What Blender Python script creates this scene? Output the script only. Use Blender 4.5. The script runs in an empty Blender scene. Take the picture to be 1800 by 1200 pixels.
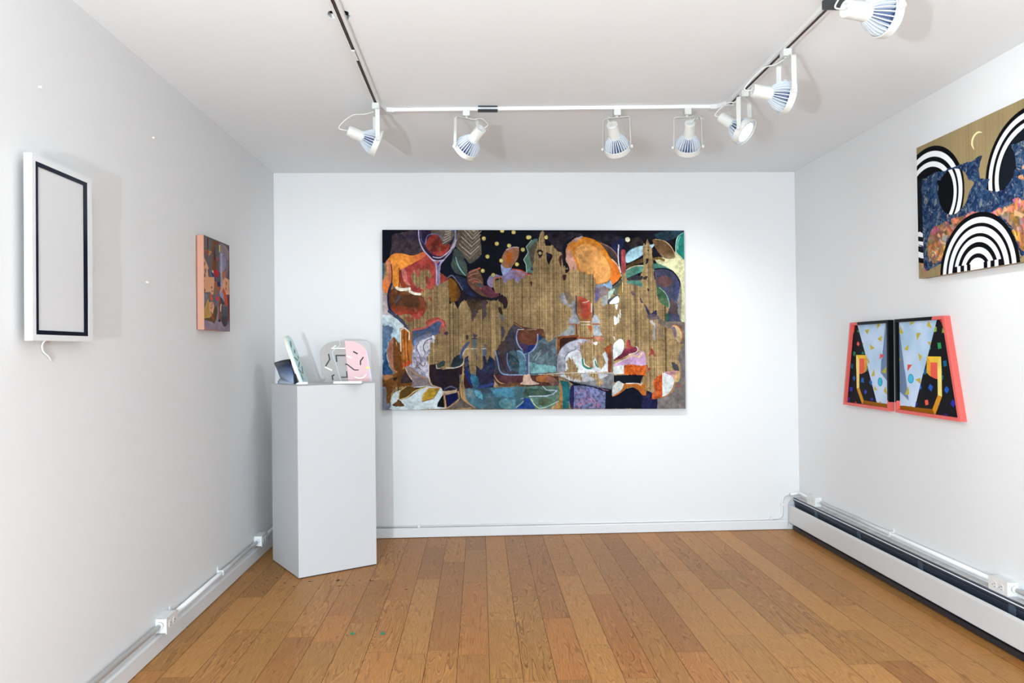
import bpy, bmesh, math, random
import numpy as np
from mathutils import Vector, Matrix

random.seed(7)
PI = math.pi
SC = bpy.context.scene
COL = SC.collection

# ------------------------------------------------------------------ room size (metres)
XL, XR, YB, H = -1.3656, 2.1843, 5.112, 2.4541
YF = -3.2
CAMH = 1.25

# ------------------------------------------------------------------ camera
F_PX, YAW, PITCH, ROLL = 1327.91, 0.0430, 0.0113, -0.0121
Fv = Vector((math.sin(YAW)*math.cos(PITCH), math.cos(YAW)*math.cos(PITCH), math.sin(PITCH)))
R0 = Vector((math.cos(YAW), -math.sin(YAW), 0)); U0 = R0.cross(Fv)
Rv = R0*math.cos(ROLL) + U0*math.sin(ROLL); Uv = U0*math.cos(ROLL) - R0*math.sin(ROLL)
cam = bpy.data.objects.new('camera', bpy.data.cameras.new('camera'))
cam.data.sensor_width = 36; cam.data.lens = F_PX*36/1800; cam.data.clip_start = 0.05
m = Matrix((Rv, Uv, -Fv)).transposed().to_4x4(); m.translation = (0, 0, CAMH)
cam.matrix_world = m
COL.objects.link(cam); SC.camera = cam

# ------------------------------------------------------------------ world, lights, exposure
SC.view_settings.view_transform = 'Standard'
SC.view_settings.look = 'None'
SC.view_settings.exposure = 0.0
SC.view_settings.gamma = 1.0
SC.view_settings.use_curve_mapping = False
w = bpy.data.worlds.new('world'); SC.world = w; w.use_nodes = True
w.node_tree.nodes['Background'].inputs[0].default_value = (0.77, 0.895, 1.0, 1)
w.node_tree.nodes['Background'].inputs[1].default_value = 6.0

def area_light(name, loc, target, size, power, color=(1, 1, 1)):
    d = bpy.data.lights.new(name, 'AREA'); d.shape = 'DISK'; d.size = size; d.energy = power; d.color = color
    o = bpy.data.objects.new(name, d); o.location = loc
    o.rotation_euler = (Vector(target)-Vector(loc)).to_track_quat('-Z', 'Y').to_euler()
    COL.objects.link(o); return o
# the photographer's bare flash head on its stand, left of the camera
d_ = bpy.data.lights.new('flash_light', 'POINT'); d_.energy = 328; d_.shadow_soft_size = 0.022; d_.color = (0.83, 0.93, 1.0)
o_ = bpy.data.objects.new('flash_light', d_); o_.location = (-0.84, -0.50, 1.08); COL.objects.link(o_)
# added soft cool fill at the open end of the room, behind the camera
area_light('rear_fill', (0.4, -2.9, 1.5), (0.4, 2, 1.35), 2.3, 30, (0.77, 0.90, 1.0))
# added fill behind the camera, turned up to brighten the ceiling
area_light('ceiling_fill', (0.7, -1.1, 1.25), (0.75, 1.6, 2.45), 0.35, 14, (0.77, 0.90, 1.0))

# ------------------------------------------------------------------ helpers
def lin(c):
    if isinstance(c, str):
        c = c.lstrip('#'); c = [int(c[i:i+2], 16)/255 for i in (0, 2, 4)]
    return tuple(x/12.92 if x <= 0.04045 else ((x+0.055)/1.055)**2.4 for x in c)

def ray(px, py):
    return Fv + Rv*((px-900)/F_PX) - Uv*((py-600)/F_PX)
def onto(px, py, ax, val):
    """photo position -> the point of the room plane (axis ax = val) seen there"""
    d = ray(px, py); o = Vector((0, 0, CAMH)); t = (val-o[ax])/d[ax]
    return o + d*t
def onto_plane(px, py, p0, n):
    d = ray(px, py); o = Vector((0, 0, CAMH)); t = (Vector(p0)-o).dot(n)/d.dot(n)
    return o + d*t

def tag(o, label=None, cat=None, group=None, kind=None):
    if label: o['label'] = label
    if cat: o['category'] = cat
    if group: o['group'] = group
    if kind: o['kind'] = kind
    return o
def empty(name, loc, label, cat, group=None):
    o = bpy.data.objects.new(name, None); o.location = loc; o.empty_display_size = 0.05
    COL.objects.link(o); return tag(o, label, cat, group)
def link(name, me, mat, parent=None, smooth=False):
    if mat is not None:
        for mm in (mat if isinstance(mat, (list, tuple)) else [mat]): me.materials.append(mm)
    if smooth:
        for p in me.polygons: p.use_smooth = True
    o = bpy.data.objects.new(name, me); COL.objects.link(o)
    if parent is not None:
        o.parent = parent; o.matrix_parent_inverse = Matrix.Identity(4)
        # meshes are authored in room coordinates: shift them to the parent's origin
        o.location = -Vector(parent_world(parent))
    return o
def parent_world(p):
    v = Vector(p.location)
    while p.parent is not None:
        p = p.parent; v += Vector(p.location)
    return v
def bm_done(name, bm, mat, parent=None, smooth=False, bevel=0):
    if bevel > 0:
        bmesh.ops.bevel(bm, geom=[e for e in bm.edges if e.is_manifold and e.calc_face_angle(0) > 0.6], offset=bevel, segments=2, affect='EDGES', profile=0.7)
    bmesh.ops.recalc_face_normals(bm, faces=bm.faces)
    me = bpy.data.meshes.new(name); bm.to_mesh(me); bm.free()
    return link(name, me, mat, parent, smooth)
def add_box(bm, x0, x1, y0, y1, z0, z1, mi=0):
    vs = [bm.verts.new((x, y, z)) for z in (z0, z1) for y in (y0, y1) for x in (x0, x1)]
    for f in ((0, 2, 3, 1), (4, 5, 7, 6), (0, 1, 5, 4), (2, 6, 7, 3), (0, 4, 6, 2), (1, 3, 7, 5)):
        ff = bm.faces.new([vs[i] for i in f]); ff.material_index = mi
def box(name, b, mat, parent=None, bevel=0):
    bm = bmesh.new(); add_box(bm, *b); return bm_done(name, bm, mat, parent, bevel=bevel)
def add_tube(bm, pts, r, n=12, cap=True):
    pts = [Vector(p) for p in pts]; rings = []; prev = None
    for i, p in enumerate(pts):
        t = (pts[min(i+1, len(pts)-1)] - pts[max(i-1, 0)]).normalized()
        if prev is None:
            a = t.orthogonal().normalized()
        else:
            a = (prev - t*prev.dot(t)).normalized()
        prev = a; b = t.cross(a)
        rings.append([bm.verts.new(p + (a*math.cos(2*PI*k/n) + b*math.sin(2*PI*k/n))*r) for k in range(n)])
    for A, B in zip(rings, rings[1:]):
        for k in range(n):
            f = bm.faces.new((A[k], A[(k+1) % n], B[(k+1) % n], B[k])); f.smooth = True
    if cap:
        bm.faces.new(rings[0][::-1]); bm.faces.new(rings[-1])
def add_lathe(bm, prof, n=40, M=None, closed=False):
    rings = []
    for r, z in prof:
        if r < 1e-6:
            v = Vector((0, 0, z)); rings.append([bm.verts.new(M @ v if M else v)])
        else:
            rr = []
            for k in range(n):
                v = Vector((r*math.cos(2*PI*k/n), r*math.sin(2*PI*k/n), z))
                rr.append(bm.verts.new(M @ v if M else v))
            rings.append(rr)
    pairs = list(zip(rings, rings[1:])) + ([(rings[-1], rings[0])] if closed else [])
    for A, B in pairs:
        for k in range(n):
            k2 = (k+1) % n
            if len(A) == 1 and len(B) == 1: continue
            if len(A) == 1: bm.faces.new((A[0], B[k2], B[k]))
            elif len(B) == 1: bm.faces.new((A[k], A[k2], B[0]))
            else: bm.faces.new((A[k], A[k2], B[k2], B[k]))
def add_prism(bm, pts, depth):
    """closed outline of 3D points swept by the vector depth"""
    A = [bm.verts.new(p) for p in pts]; B = [bm.verts.new(Vector(p)+Vector(depth)) for p in pts]
    bm.faces.new(A); bm.faces.new(B[::-1]); n = len(A)
    for i in range(n):
        bm.faces.new((A[i], B[i], B[(i+1) % n], A[(i+1) % n]))
def crom(pts, closed=True, sub=6):
    P = [np.array(p, float) for p in pts]; n = len(P); out = []
    rng = range(n) if closed else range(n-1)
    for i in rng:
        if closed: a, b, c, d = P[i-1], P[i], P[(i+1) % n], P[(i+2) % n]
        else: a, b, c, d = P[max(i-1, 0)], P[i], P[i+1], P[min(i+2, n-1)]
        for k in range(sub):
            t = k/sub
            out.append(0.5*((2*b)+(-a+c)*t+(2*a-5*b+4*c-d)*t*t+(-a+3*b-3*c+d)*t**3))
    if not closed: out.append(P[-1])
    return out

# ------------------------------------------------------------------ materials
def mat(name, color, rough=0.5, metal=0.0, spec=0.5, noise=0.0, nscale=20, bump=0.0, bscale=60, emit=None, estr=0):
    m = bpy.data.materials.new(name); m.use_nodes = True
    nt = m.node_tree; b = nt.nodes['Principled BSDF']
    c = lin(color) if isinstance(color, str) else color
    b.inputs['Base Color'].default_value = (*c, 1)
    b.inputs['Roughness'].default_value = rough; b.inputs['Metallic'].default_value = metal
    b.inputs['Specular IOR Level'].default_value = spec
    tc = nt.nodes.new('ShaderNodeTexCoord')
    if noise > 0:
        n = nt.nodes.new('ShaderNodeTexNoise'); n.inputs['Scale'].default_value = nscale; n.inputs['Detail'].default_value = 4
        nt.links.new(tc.outputs['Object'], n.inputs['Vector'])
        mx = nt.nodes.new('ShaderNodeMix'); mx.data_type = 'RGBA'
        mx.inputs[6].default_value = (*[x*(1-noise) for x in c], 1); mx.inputs[7].default_value = (*[min(1, x*(1+noise)) for x in c], 1)
        nt.links.new(n.outputs['Fac'], mx.inputs[0]); nt.links.new(mx.outputs[2], b.inputs['Base Color'])
    if bump > 0:
        n2 = nt.nodes.new('ShaderNodeTexNoise'); n2.inputs['Scale'].default_value = bscale; n2.inputs['Detail'].default_value = 3
        nt.links.new(tc.outputs['Object'], n2.inputs['Vector'])
        bp = nt.nodes.new('ShaderNodeBump'); bp.inputs['Strength'].default_value = bump; bp.inputs['Distance'].default_value = 0.01
        nt.links.new(n2.outputs['Fac'], bp.inputs['Height']); nt.links.new(bp.outputs['Normal'], b.inputs['Normal'])
    if emit:
        b.inputs['Emission Color'].default_value = (*lin(emit), 1); b.inputs['Emission Strength'].default_value = estr
    return m

def paint_mat(name, rough=0.6, spec=0.25, bump=0.15, bscale=250):
    """oil paint: colour comes from the canvas mesh's own paint layer"""
    m = mat(name, (0.5, 0.5, 0.5), rough, spec=spec, bump=bump, bscale=bscale)
    nt = m.node_tree; a = nt.nodes.new('ShaderNodeAttribute'); a.attribute_name = 'paint'
    nt.links.new(a.outputs['Color'], nt.nodes['Principled BSDF'].inputs['Base Color'])
    return m

M_WALL = mat('wall_paint', (0.69, 0.697, 0.70), 0.55, spec=0.25, noise=0.012, nscale=1.5, bump=0.06, bscale=8)
M_CEIL = mat('ceiling_paint', (0.79, 0.837, 0.87), 0.7, spec=0.2, noise=0.015, nscale=2, bump=0.12, bscale=6)
M_TRIM = mat('trim_paint', (0.66, 0.67, 0.68), 0.4, noise=0.03, nscale=9, bump=0.1, bscale=14)
M_PED = mat('pedestal_paint', (0.555, 0.56, 0.57), 0.6, spec=0.25, noise=0.012, nscale=5)
M_WHITE = mat('white_enamel', (0.70, 0.71, 0.71), 0.35, noise=0.02, nscale=20)
M_LAMP = mat('lamp_enamel', (0.60, 0.61, 0.585), 0.35, noise=0.02, nscale=30)
M_FIN = mat('heat_sink_white', (0.60, 0.66, 0.72), 0.4, noise=0.02, nscale=30)
M_FINSHADE = mat('heat_sink_gap_shade', (0.045, 0.075, 0.17), 0.5, metal=0.0, noise=0.1, nscale=30)  # dark blue core stands in for the shade between the fins
M_LENS = mat('lamp_lens', (0.9, 0.9, 0.9), 0.3, emit='#fbfdff', estr=6.0)
M_BLACK = mat('black_and_gap_shade', (0.012, 0.016, 0.024), 0.35, noise=0.1, nscale=30)
M_DARK = mat('dark_slot', (0.085, 0.075, 0.09), 0.5, noise=0.1, nscale=40)
M_SLATE = mat('heater_housing_slate', (0.022, 0.033, 0.052), 0.4, noise=0.25, nscale=9)
M_HPANEL = mat('heater_panel_enamel', (0.60, 0.605, 0.605), 0.35, noise=0.02, nscale=6, bump=0.04, bscale=5)
M_DUST = mat('dusty_metal_shelf', (0.56, 0.54, 0.53), 0.6, noise=0.35, nscale=25)
M_EDGE = mat('bright_metal_edge', (0.85, 0.87, 0.9), 0.3, metal=0.0, noise=0.05)
M_OUT = mat('outlet_plastic', (0.66, 0.655, 0.645), 0.35, noise=0.01)
M_HOLE = mat('outlet_slot', (0.03, 0.03, 0.03), 0.6, noise=0.05)
M_WOOD = mat('stretcher_pine', (0.45, 0.30, 0.17), 0.6, noise=0.2, nscale=15)
M_FLOORGAP = mat('plank_gap', (0.03, 0.014, 0.006), 0.8, noise=0.2)

def wood_mat():
    m = bpy.data.materials.new('oak_planks'); m.use_nodes = True
    nt = m.node_tree; N = nt.nodes; L = nt.links; b = N['Principled BSDF']
    tc = N.new('ShaderNodeTexCoord')
    at = N.new('ShaderNodeAttribute'); at.attribute_name = 'plank'      # r,g: tone, b: seed
    sep = N.new('ShaderNodeSeparateColor'); L.new(at.outputs['Color'], sep.inputs[0])
    def math_(op, a, b_=None, v=None):
        n = N.new('ShaderNodeMath'); n.operation = op
        for i, x in enumerate((a, b_)):
            if x is None: continue
            if isinstance(x, (int, float)): n.inputs[i].default_value = x
            else: L.new(x, n.inputs[i])
        return n.outputs[0]
    s = math_('MULTIPLY', sep.outputs[2], 37.0)
    off = N.new('ShaderNodeCombineXYZ'); L.new(s, off.inputs[0]); L.new(math_('MULTIPLY', s, 1.7), off.inputs[1]); L.new(s, off.inputs[2])
    add = N.new('ShaderNodeVectorMath'); add.operation = 'ADD'; L.new(tc.outputs['Object'], add.inputs[0]); L.new(off.outputs[0], add.inputs[1])
    def mapping(scale):
        mp = N.new('ShaderNodeMapping'); mp.inputs['Scale'].default_value = scale; L.new(add.outputs[0], mp.inputs['Vector']); return mp.outputs[0]
    def noise(vec, detail=2, dist=0.0, rough=0.5):
        n = N.new('ShaderNodeTexNoise'); n.inputs['Scale'].default_value = 1; n.inputs['Detail'].default_value = detail
        n.inputs['Distortion'].default_value = dist; n.inputs['Roughness'].default_value = rough
        L.new(vec, n.inputs['Vector']); return n.outputs['Fac']
    h = noise(mapping((12, 0.8, 1)), 2, 0.5)
    wig = noise(mapping((50, 9, 1)), 3, 0.4)
    hh = math_('ADD', math_('MULTIPLY', h, math_('ADD', 11.0, math_('MULTIPLY', sep.outputs[2], 9.0))), math_('MULTIPLY', wig, 1.1))
    saw = math_('FRACT', hh)
    ring = N.new('ShaderNodeValToRGB'); L.new(saw, ring.inputs[0])
    e = ring.color_ramp.elements
    e[0].position = 0.0; e[0].color = (0.25, 0.25, 0.25, 1); e[1].position = 1.0; e[1].color = (1, 1, 1, 1)
    for p, v in ((0.12, 0.0), (0.35, 0.55), (0.7, 0.15), (0.93, 0.9)):
        x = ring.color_ramp.elements.new(p); x.color = (v, v, v, 1)
    pore = noise(mapping((260, 14, 1)), 3, 0, 0.7)
    pr = N.new('ShaderNodeValToRGB'); L.new(pore, pr.inputs[0]); pr.color_ramp.elements[0].position = 0.42; pr.color_ramp.elements[1].position = 0.62
    big = noise(mapping((3, 1.2, 1)), 2)
    base = N.new('ShaderNodeMix'); base.data_type = 'RGBA'
    base.inputs[6].default_value = (0.485, 0.238, 0.066, 1); base.inputs[7].default_value = (0.44, 0.175, 0.047, 1)
    L.new(sep.outputs[0], base.inputs[0])
    dk = N.new('ShaderNodeMix'); dk.data_type = 'RGBA'; dk.blend_type = 'MULTIPLY'
    dk.inputs[7].default_value = (0.40, 0.30, 0.22, 1); L.new(base.outputs[2], dk.inputs[6])
    amt = math_('MULTIPLY', math_('MULTIPLY', ring.outputs[0], math_('ADD', 0.45, math_('MULTIPLY', big, 0.7))), math_('ADD', 0.55, math_('MULTIPLY', math_('FRACT', math_('MULTIPLY', sep.outputs[2], 7.3)), 0.75))); L.new(math_('MULTIPLY', amt, 0.85), dk.inputs[0])
    dp = N.new('ShaderNodeMix'); dp.data_type = 'RGBA'; dp.blend_type = 'MULTIPLY'; dp.inputs[7].default_value = (0.62, 0.5, 0.4, 1)
    L.new(dk.outputs[2], dp.inputs[6]); L.new(math_('MULTIPLY', pr.outputs[0], 0.38), dp.inputs[0])
    sp = noise(mapping((14, 9, 1)), 4, 1.5, 0.6)
    spr = N.new('ShaderNodeValToRGB'); L.new(sp, spr.inputs[0]); spr.color_ramp.elements[0].position = 0.69; spr.color_ramp.elements[1].position = 0.74
    ds = N.new('ShaderNodeMix'); ds.data_type = 'RGBA'; ds.inputs[7].default_value = (0.10, 0.055, 0.035, 1)
    L.new(dp.outputs[2], ds.inputs[6]); L.new(math_('MULTIPLY', spr.outputs[0], 0.7), ds.inputs[0])
    tone = N.new('ShaderNodeHueSaturation'); L.new(ds.outputs[2], tone.inputs['Color'])
    L.new(math_('ADD', 0.84, math_('MULTIPLY', sep.outputs[1], 0.26)), tone.inputs['Value'])
    L.new(tone.outputs[0], b.inputs['Base Color'])
    b.inputs['Roughness'].default_value = 0.42; b.inputs['Specular IOR Level'].default_value = 0.2
    bp = N.new('ShaderNodeBump'); bp.inputs['Strength'].default_value = 0.12; bp.inputs['Distance'].default_value = 0.002
    L.new(pore, bp.inputs['Height']); L.new(bp.outputs['Normal'], b.inputs['Normal'])
    return m
M_OAK = wood_mat()

# ------------------------------------------------------------------ the room shell
def struct(o): o['kind'] = 'structure'; return o
T = 0.12
struct(box('wall_back', (XL-T, XR+T, YB, YB+T, 0, H), M_WALL))
struct(box('wall_left', (XL-T, XL, YF, YB, 0, H), M_WALL))
struct(box('wall_right', (XR, XR+T, YF, YB, 0, H), M_WALL))
# ceiling with a ragged hole beside the left rail
def ceiling():
    bm = bmesh.new()
    outer = [bm.verts.new(p) for p in ((XL-T, YF, H), (XR+T, YF, H), (XR+T, YB+T, H), (XL-T, YB+T, H))]
    hole = [(-0.530, 2.712), (-0.518, 2.738), (-0.503, 2.742), (-0.485, 2.752), (-0.466, 2.752), (-0.452, 2.728), (-0.446, 2.712), (-0.454, 2.706), (-0.451, 2.684), (-0.466, 2.672), (-0.485, 2.664), (-0.507, 2.676), (-0.521, 2.682)]
    inner = [bm.verts.new((x, y, H)) for x, y in hole]
    es = [bm.edges.new((L_[i], L_[(i+1) % len(L_)])) for L_ in (outer, inner) for i in range(len(L_))]
    bmesh.ops.triangle_fill(bm, use_beauty=True, use_dissolve=False, edges=es)
    for f in list(bm.faces):   # make sure the hole stays open
        c = f.calc_center_median()
        if all(v in inner for v in f.verts) and abs(c.x+0.488) < 0.05 and abs(c.y-2.71) < 0.05: bm.faces.remove(f)
    up = [bm.verts.new((v.co.x+random.uniform(-.004, .006), v.co.y, H+0.018)) for v in inner]
    n = len(inner)
    for i in range(n): bm.faces.new((inner[i], inner[(i+1) % n], up[(i+1) % n], up[i]))
    for f in bm.faces: f.material_index = 0
    # dark cavity and the slab above
    k = len(bm.faces)
    add_box(bm, -0.70, -0.30, 2.50, 2.90, H+0.018, H+0.10, 1)
    for f in list(bm.faces):
        if f.material_index == 1 and abs(f.calc_center_median().z-(H+0.018)) < 1e-4: bm.faces.remove(f)
    for a in ((XL-T, XR+T, YF, YB+T, H+0.10, H+0.16),): add_box(bm, *a)
    me = bpy.data.meshes.new('ceiling'); bm.to_mesh(me); bm.free()
    return struct(link('ceiling', me, [M_CEIL, M_BLACK]))
ceiling()

# floor: oak planks 127.5 mm wide, every board with its own joints and tone
PW = 0.1275; PX0 = 0.0245
JOINTS = {-11: [3.06], -10: [3.94], -9: [3.48], -8: [3.57], -7: [3.37], -6: [3.64], -5: [4.18, 3.53], -4: [3.84], -3: [4.84, 4.17, 3.15],
          -2: [4.5, 3.84], -1: [4.76, 4.1, 3.12], 0: [4.5, 3.51], 1: [3.84, 2.86], 2: [3.52], 3: [4.17, 3.19], 4: [3.84, 2.86], 5: [4.1, 3.44],
          6: [3.09], 7: [4.51, 3.85, 2.89], 8: [4.21, 3.25], 9: [3.88, 2.91], 10: [4.19, 3.25], 11: [4.52, 3.86, 2.92], 12: [3.27],
          13: [4.54, 3.59, 2.93], 14: [4.27, 3.3], 15: [2.97], 16: [4.4, 3.6]}
def floor():
    rnd = random.Random(11)
    bm = bmesh.new(); lay = bm.loops.layers.float_color.new('plank'); g = 0.0009
    for k in range(-11, 17):
        x0 = max(XL, PX0+k*PW); x1 = min(XR, PX0+(k+1)*PW)
        if x1-x0 < 0.004: continue
        js = sorted(JOINTS.get(k, []) , reverse=True)
        y = js[-1]
        while y > YF+0.5:
            y -= rnd.choice((0.33, 0.66, 0.62, 0.98)); js.append(y)
        ys = [YB] + [j for j in js if j > YF] + [YF]
        for a, b_ in zip(ys, ys[1:]):
            vs = [bm.verts.new(p) for p in ((x0+g, b_+g*0.6, 0), (x1-g, b_+g*0.6, 0), (x1-g, a-g*0.6, 0), (x0+g, a-g*0.6, 0))]
            f = bm.faces.new(vs); c = (0.8*rnd.random()**1.4, rnd.random(), rnd.random(), 1)
            for l in f.loops: l[lay] = c
    add_box(bm, XL-T, XR+T, YF, YB+T, -0.06, -0.0025, 1)
    # old scuffs and gouges in the boards by the pedestal
    for x, y, hw, hh in ((325, 655, 28, 4), (420, 722, 34, 4), (720, 702, 34, 5), (1075, 692, 80, 3), (1065, 690, 22, 14), (980, 757, 30, 3), (1080, 757, 45, 4), (1175, 750, 14, 5), (1255, 748, 20, 4), (1332, 690, 12, 6), (1480, 695, 40, 3), (1462, 690, 8, 10), (530, 766, 22, 6), (205, 690, 16, 4), (1900, 800, 20, 4)):
        c = onto(440+x/6.92, 920+y/6.92, 2, 0.0003); n = 9
        vs = []
        for k in range(n):
            a = 2*PI*k/n; r = rnd.uniform(0.6, 1.15); vs.append(bm.verts.new((c.x+hw/6.92*0.0029*r*math.cos(a), c.y+hh/6.92*0.0095*r*math.sin(a), 0.0003)))
        f = bm.faces.new(vs); f.material_index = 1
    me = bpy.data.meshes.new('floor'); bm.to_mesh(me); bm.free()
    return struct(link('floor', me, [M_OAK, M_FLOORGAP]))
floor()

def bb_profile(name, P0, P1, inward, top=0.078, th=0.014, mat_=M_TRIM):
    P0 = Vector(P0); P1 = Vector(P1); n = Vector(inward); bm = bmesh.new()
    prof = [(0, 0.004), (th, 0.004), (th, top-0.012), (th*0.6, top-0.003), (0.002, top), (0, top)]
    A = [bm.verts.new(P0+n*a+Vector((0, 0, z))) for a, z in prof]; B = [bm.verts.new(P1+n*a+Vector((0, 0, z))) for a, z in prof]
    bm.faces.new(A); bm.faces.new(B[::-1])
    for i in range(len(prof)): bm.faces.new((A[i], B[i], B[(i+1) % len(prof)], A[(i+1) % len(prof)]))
    return struct(bm_done(name, bm, mat_))
bb_profile('baseboard_back', (XL+0.014, YB, 0), (XR-0.09, YB, 0), (0, -1, 0), 0.068)
bb_profile('baseboard_left', (XL, YF, 0), (XL, YB, 0), (1, 0, 0), 0.078)

# ------------------------------------------------------------------ paint: shapes laid down on a canvas' own coordinates
def vnoise(u, v, s, seed):
    rs = np.random.RandomState(seed); G = rs.rand(64, 64).astype(np.float32)
    x = u*s + seed*0.37; y = v*s + seed*0.71
    xi = np.floor(x).astype(int); yi = np.floor(y).astype(int); fx = x-xi; fy = y-yi
    fx = fx*fx*(3-2*fx); fy = fy*fy*(3-2*fy)
    a = G[yi % 64, xi % 64]; b_ = G[yi % 64, (xi+1) % 64]; c = G[(yi+1) % 64, xi % 64]; d = G[(yi+1) % 64, (xi+1) % 64]
    return (a*(1-fx)+b_*fx)*(1-fy) + (c*(1-fx)+d*fx)*fy - 0.5

class Art:
    """u,v: metres on the painted face; loc(x,y): photo position -> (u,v)"""
    def __init__(s, U, V, base, loc, E=1.0):
        s.U = U.ravel().astype(np.float64); s.V = V.ravel().astype(np.float64); s.loc = loc; s.E = E
        s.C = np.empty((s.U.size, 3)); s.C[:] = np.array(lin(base))/E
        s.n1 = 0.8*vnoise(s.U, s.V, 28, 3) + 0.6*vnoise(s.U, s.V, 75, 4) + 0.32*vnoise(s.U, s.V, 170, 14)
        s.n2 = 0.8*vnoise(s.U, s.V, 28, 5) + 0.6*vnoise(s.U, s.V, 75, 6) + 0.32*vnoise(s.U, s.V, 170, 16)
        s.k = 0
    def pts(s, tile, P, smooth, closed=True):
        ox, oy, sc = tile
        if smooth: P = crom(P, closed)
        return np.array([s.loc(ox+p[0]/sc, oy+p[1]/sc) for p in P])
    def fill(s, idx, color, a, mott, ms):
        s.k += 1
        c = np.array(lin(color))/s.E
        n = vnoise(s.U[idx]*1.0, s.V[idx], ms, 20+s.k % 30) + 0.7*vnoise(s.U[idx], s.V[idx], ms*2.7, 51+s.k % 30)
        cc = c[None, :]*(1+mott*2.2*n[:, None])
        if not np.isscalar(a): a = a[:, None]
        s.C[idx] = s.C[idx]*(1-a) + np.clip(cc, 0.003, 1)*a
    def poly(s, tile, P, color, rough=0.0, smooth=True, mott=0.12, ms=30, a=1.0, c2=None, ax=0, c2pos=(0, 1)):
        Q = s.pts(tile, P, smooth)
        pad = rough*2+0.002
        m_ = (s.U > Q[:, 0].min()-pad) & (s.U < Q[:, 0].max()+pad) & (s.V > Q[:, 1].min()-pad) & (s.V < Q[:, 1].max()+pad)
        idx = np.nonzero(m_)[0]
        if idx.size == 0: return
        u = s.U[idx]+s.n1[idx]*rough*1.6; v = s.V[idx]+s.n2[idx]*rough*1.6
        ins = np.zeros(idx.size, bool); n = len(Q)
        for i in range(n):
            x0, y0 = Q[i]; x1, y1 = Q[(i+1) % n]
            if y0 == y1: continue
            c = ((y0 > v) != (y1 > v)) & (u < (x1-x0)*(v-y0)/(y1-y0)+x0)
            ins ^= c
        idx = idx[ins]
        if idx.size == 0: return
        s.fill(idx, color, a, mott, ms)
        if c2 is not None:   # second pigment worked in from one side
            q = (s.U, s.V)[ax][idx]; lo, hi = Q[:, ax].min(), Q[:, ax].max()
            t = (q-lo)/(hi-lo+1e-9); t = np.clip((t-c2pos[0])/(c2pos[1]-c2pos[0]), 0, 1) + s.n1[idx]*0.25
            s.fill(idx, c2, np.clip(t, 0, 1)*(a if np.isscalar(a) else 1), mott, ms)
    def stroke(s, tile, P, wpx, color, smooth=True, rough=0.0, a=1.0, mott=0.1, mpp=None, taper=0.0):
        Q = s.pts(tile, P, smooth, closed=False)
        if mpp is None:
            p0 = np.array(s.loc(tile[0]+P[0][0]/tile[2], tile[1]+P[0][1]/tile[2])); p1 = np.array(s.loc(tile[0]+P[0][0]/tile[2], tile[1]+P[0][1]/tile[2]+5))
            mpp = np.linalg.norm(p1-p0)/5
        r = wpx/tile[2]*mpp/2
        m_ = (s.U > Q[:, 0].min()-r) & (s.U < Q[:, 0].max()+r) & (s.V > Q[:, 1].min()-r) & (s.V < Q[:, 1].max()+r)
        idx = np.nonzero(m_)[0]
        if idx.size == 0: return
        u = s.U[idx]+s.n1[idx]*rough; v = s.V[idx]+s.n2[idx]*rough
        best = np.full(idx.size, 1e9); n = len(Q)-1
        for i in range(n):
            x0, y0 = Q[i]; dx, dy = Q[i+1]-Q[i]; L2 = dx*dx+dy*dy+1e-12
            t = np.clip(((u-x0)*dx+(v-y0)*dy)/L2, 0, 1)
            d = np.hypot(u-x0-t*dx, v-y0-t*dy)
            if taper: d = d/(1-taper*abs(2*(i+t)/n-1)+1e-3)
            best = np.minimum(best, d)
        soft = np.clip((r-best)/(0.0012)+0.5, 0, 1); k = soft > 0
        s.fill(idx[k], color, soft[k]*a, mott, 40)
    def dot(s, tile, c, r, color, rough=0.0, ry=None, **k):
        ry = ry or r
        s.poly(tile, [(c[0]+r*math.cos(t*PI/6), c[1]+ry*math.sin(t*PI/6)) for t in range(12)], color, rough, True, **k)

def art_grid(name, corner, du, dv, nu, nv, art_fn, parent, matl, quad=None):
    """painted face: corner + s*du + t*dv (bilinear when quad = four corners given)"""
    s_, t_ = np.meshgrid(np.linspace(0, 1, nu), np.linspace(0, 1, nv))
    if quad is not None:
        a, b_, c, d = [np.array(q, float) for q in quad]
        P = ((1-s_)*(1-t_))[..., None]*a + (s_*(1-t_))[..., None]*b_ + (s_*t_)[..., None]*c + ((1-s_)*t_)[..., None]*d
    else:
        P = np.array(corner, float) + s_[..., None]*np.array(du, float) + t_[..., None]*np.array(dv, float)
    P = P.reshape(-1, 3)
    C = art_fn(P)
    i = np.arange(nu*nv).reshape(nv, nu)
    F = np.stack([i[:-1, :-1], i[:-1, 1:], i[1:, 1:], i[1:, :-1]], -1).reshape(-1, 4)
    me = bpy.data.meshes.new(name)
    me.vertices.add(len(P)); me.vertices.foreach_set('co', P.astype(np.float32).ravel())
    me.loops.add(F.size); me.loops.foreach_set('vertex_index', F.astype(np.int32).ravel())
    me.polygons.add(len(F)); me.polygons.foreach_set('loop_start', np.arange(0, F.size, 4, dtype=np.int32))
    me.polygons.foreach_set('loop_total', np.full(len(F), 4, dtype=np.int32))
    me.update(calc_edges=True); me.validate()
    at = me.attributes.new('paint', 'FLOAT_COLOR', 'POINT')
    at.data.foreach_set('color', np.c_[np.clip(C, 0, 1), np.ones(len(C))].astype(np.float32).ravel())
    return link(name, me, matl, parent)

M_OIL = paint_mat('oil_paint_on_linen', 0.6, 0.05)
M_FLATPAINT = paint_mat('flat_acrylic_paint', 0.5, 0.03, 0.02, 300)

E_BIG, E_SMALL, E_ARC, E_DIP = 1.25, 1.0, 1.1, 1.0

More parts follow.
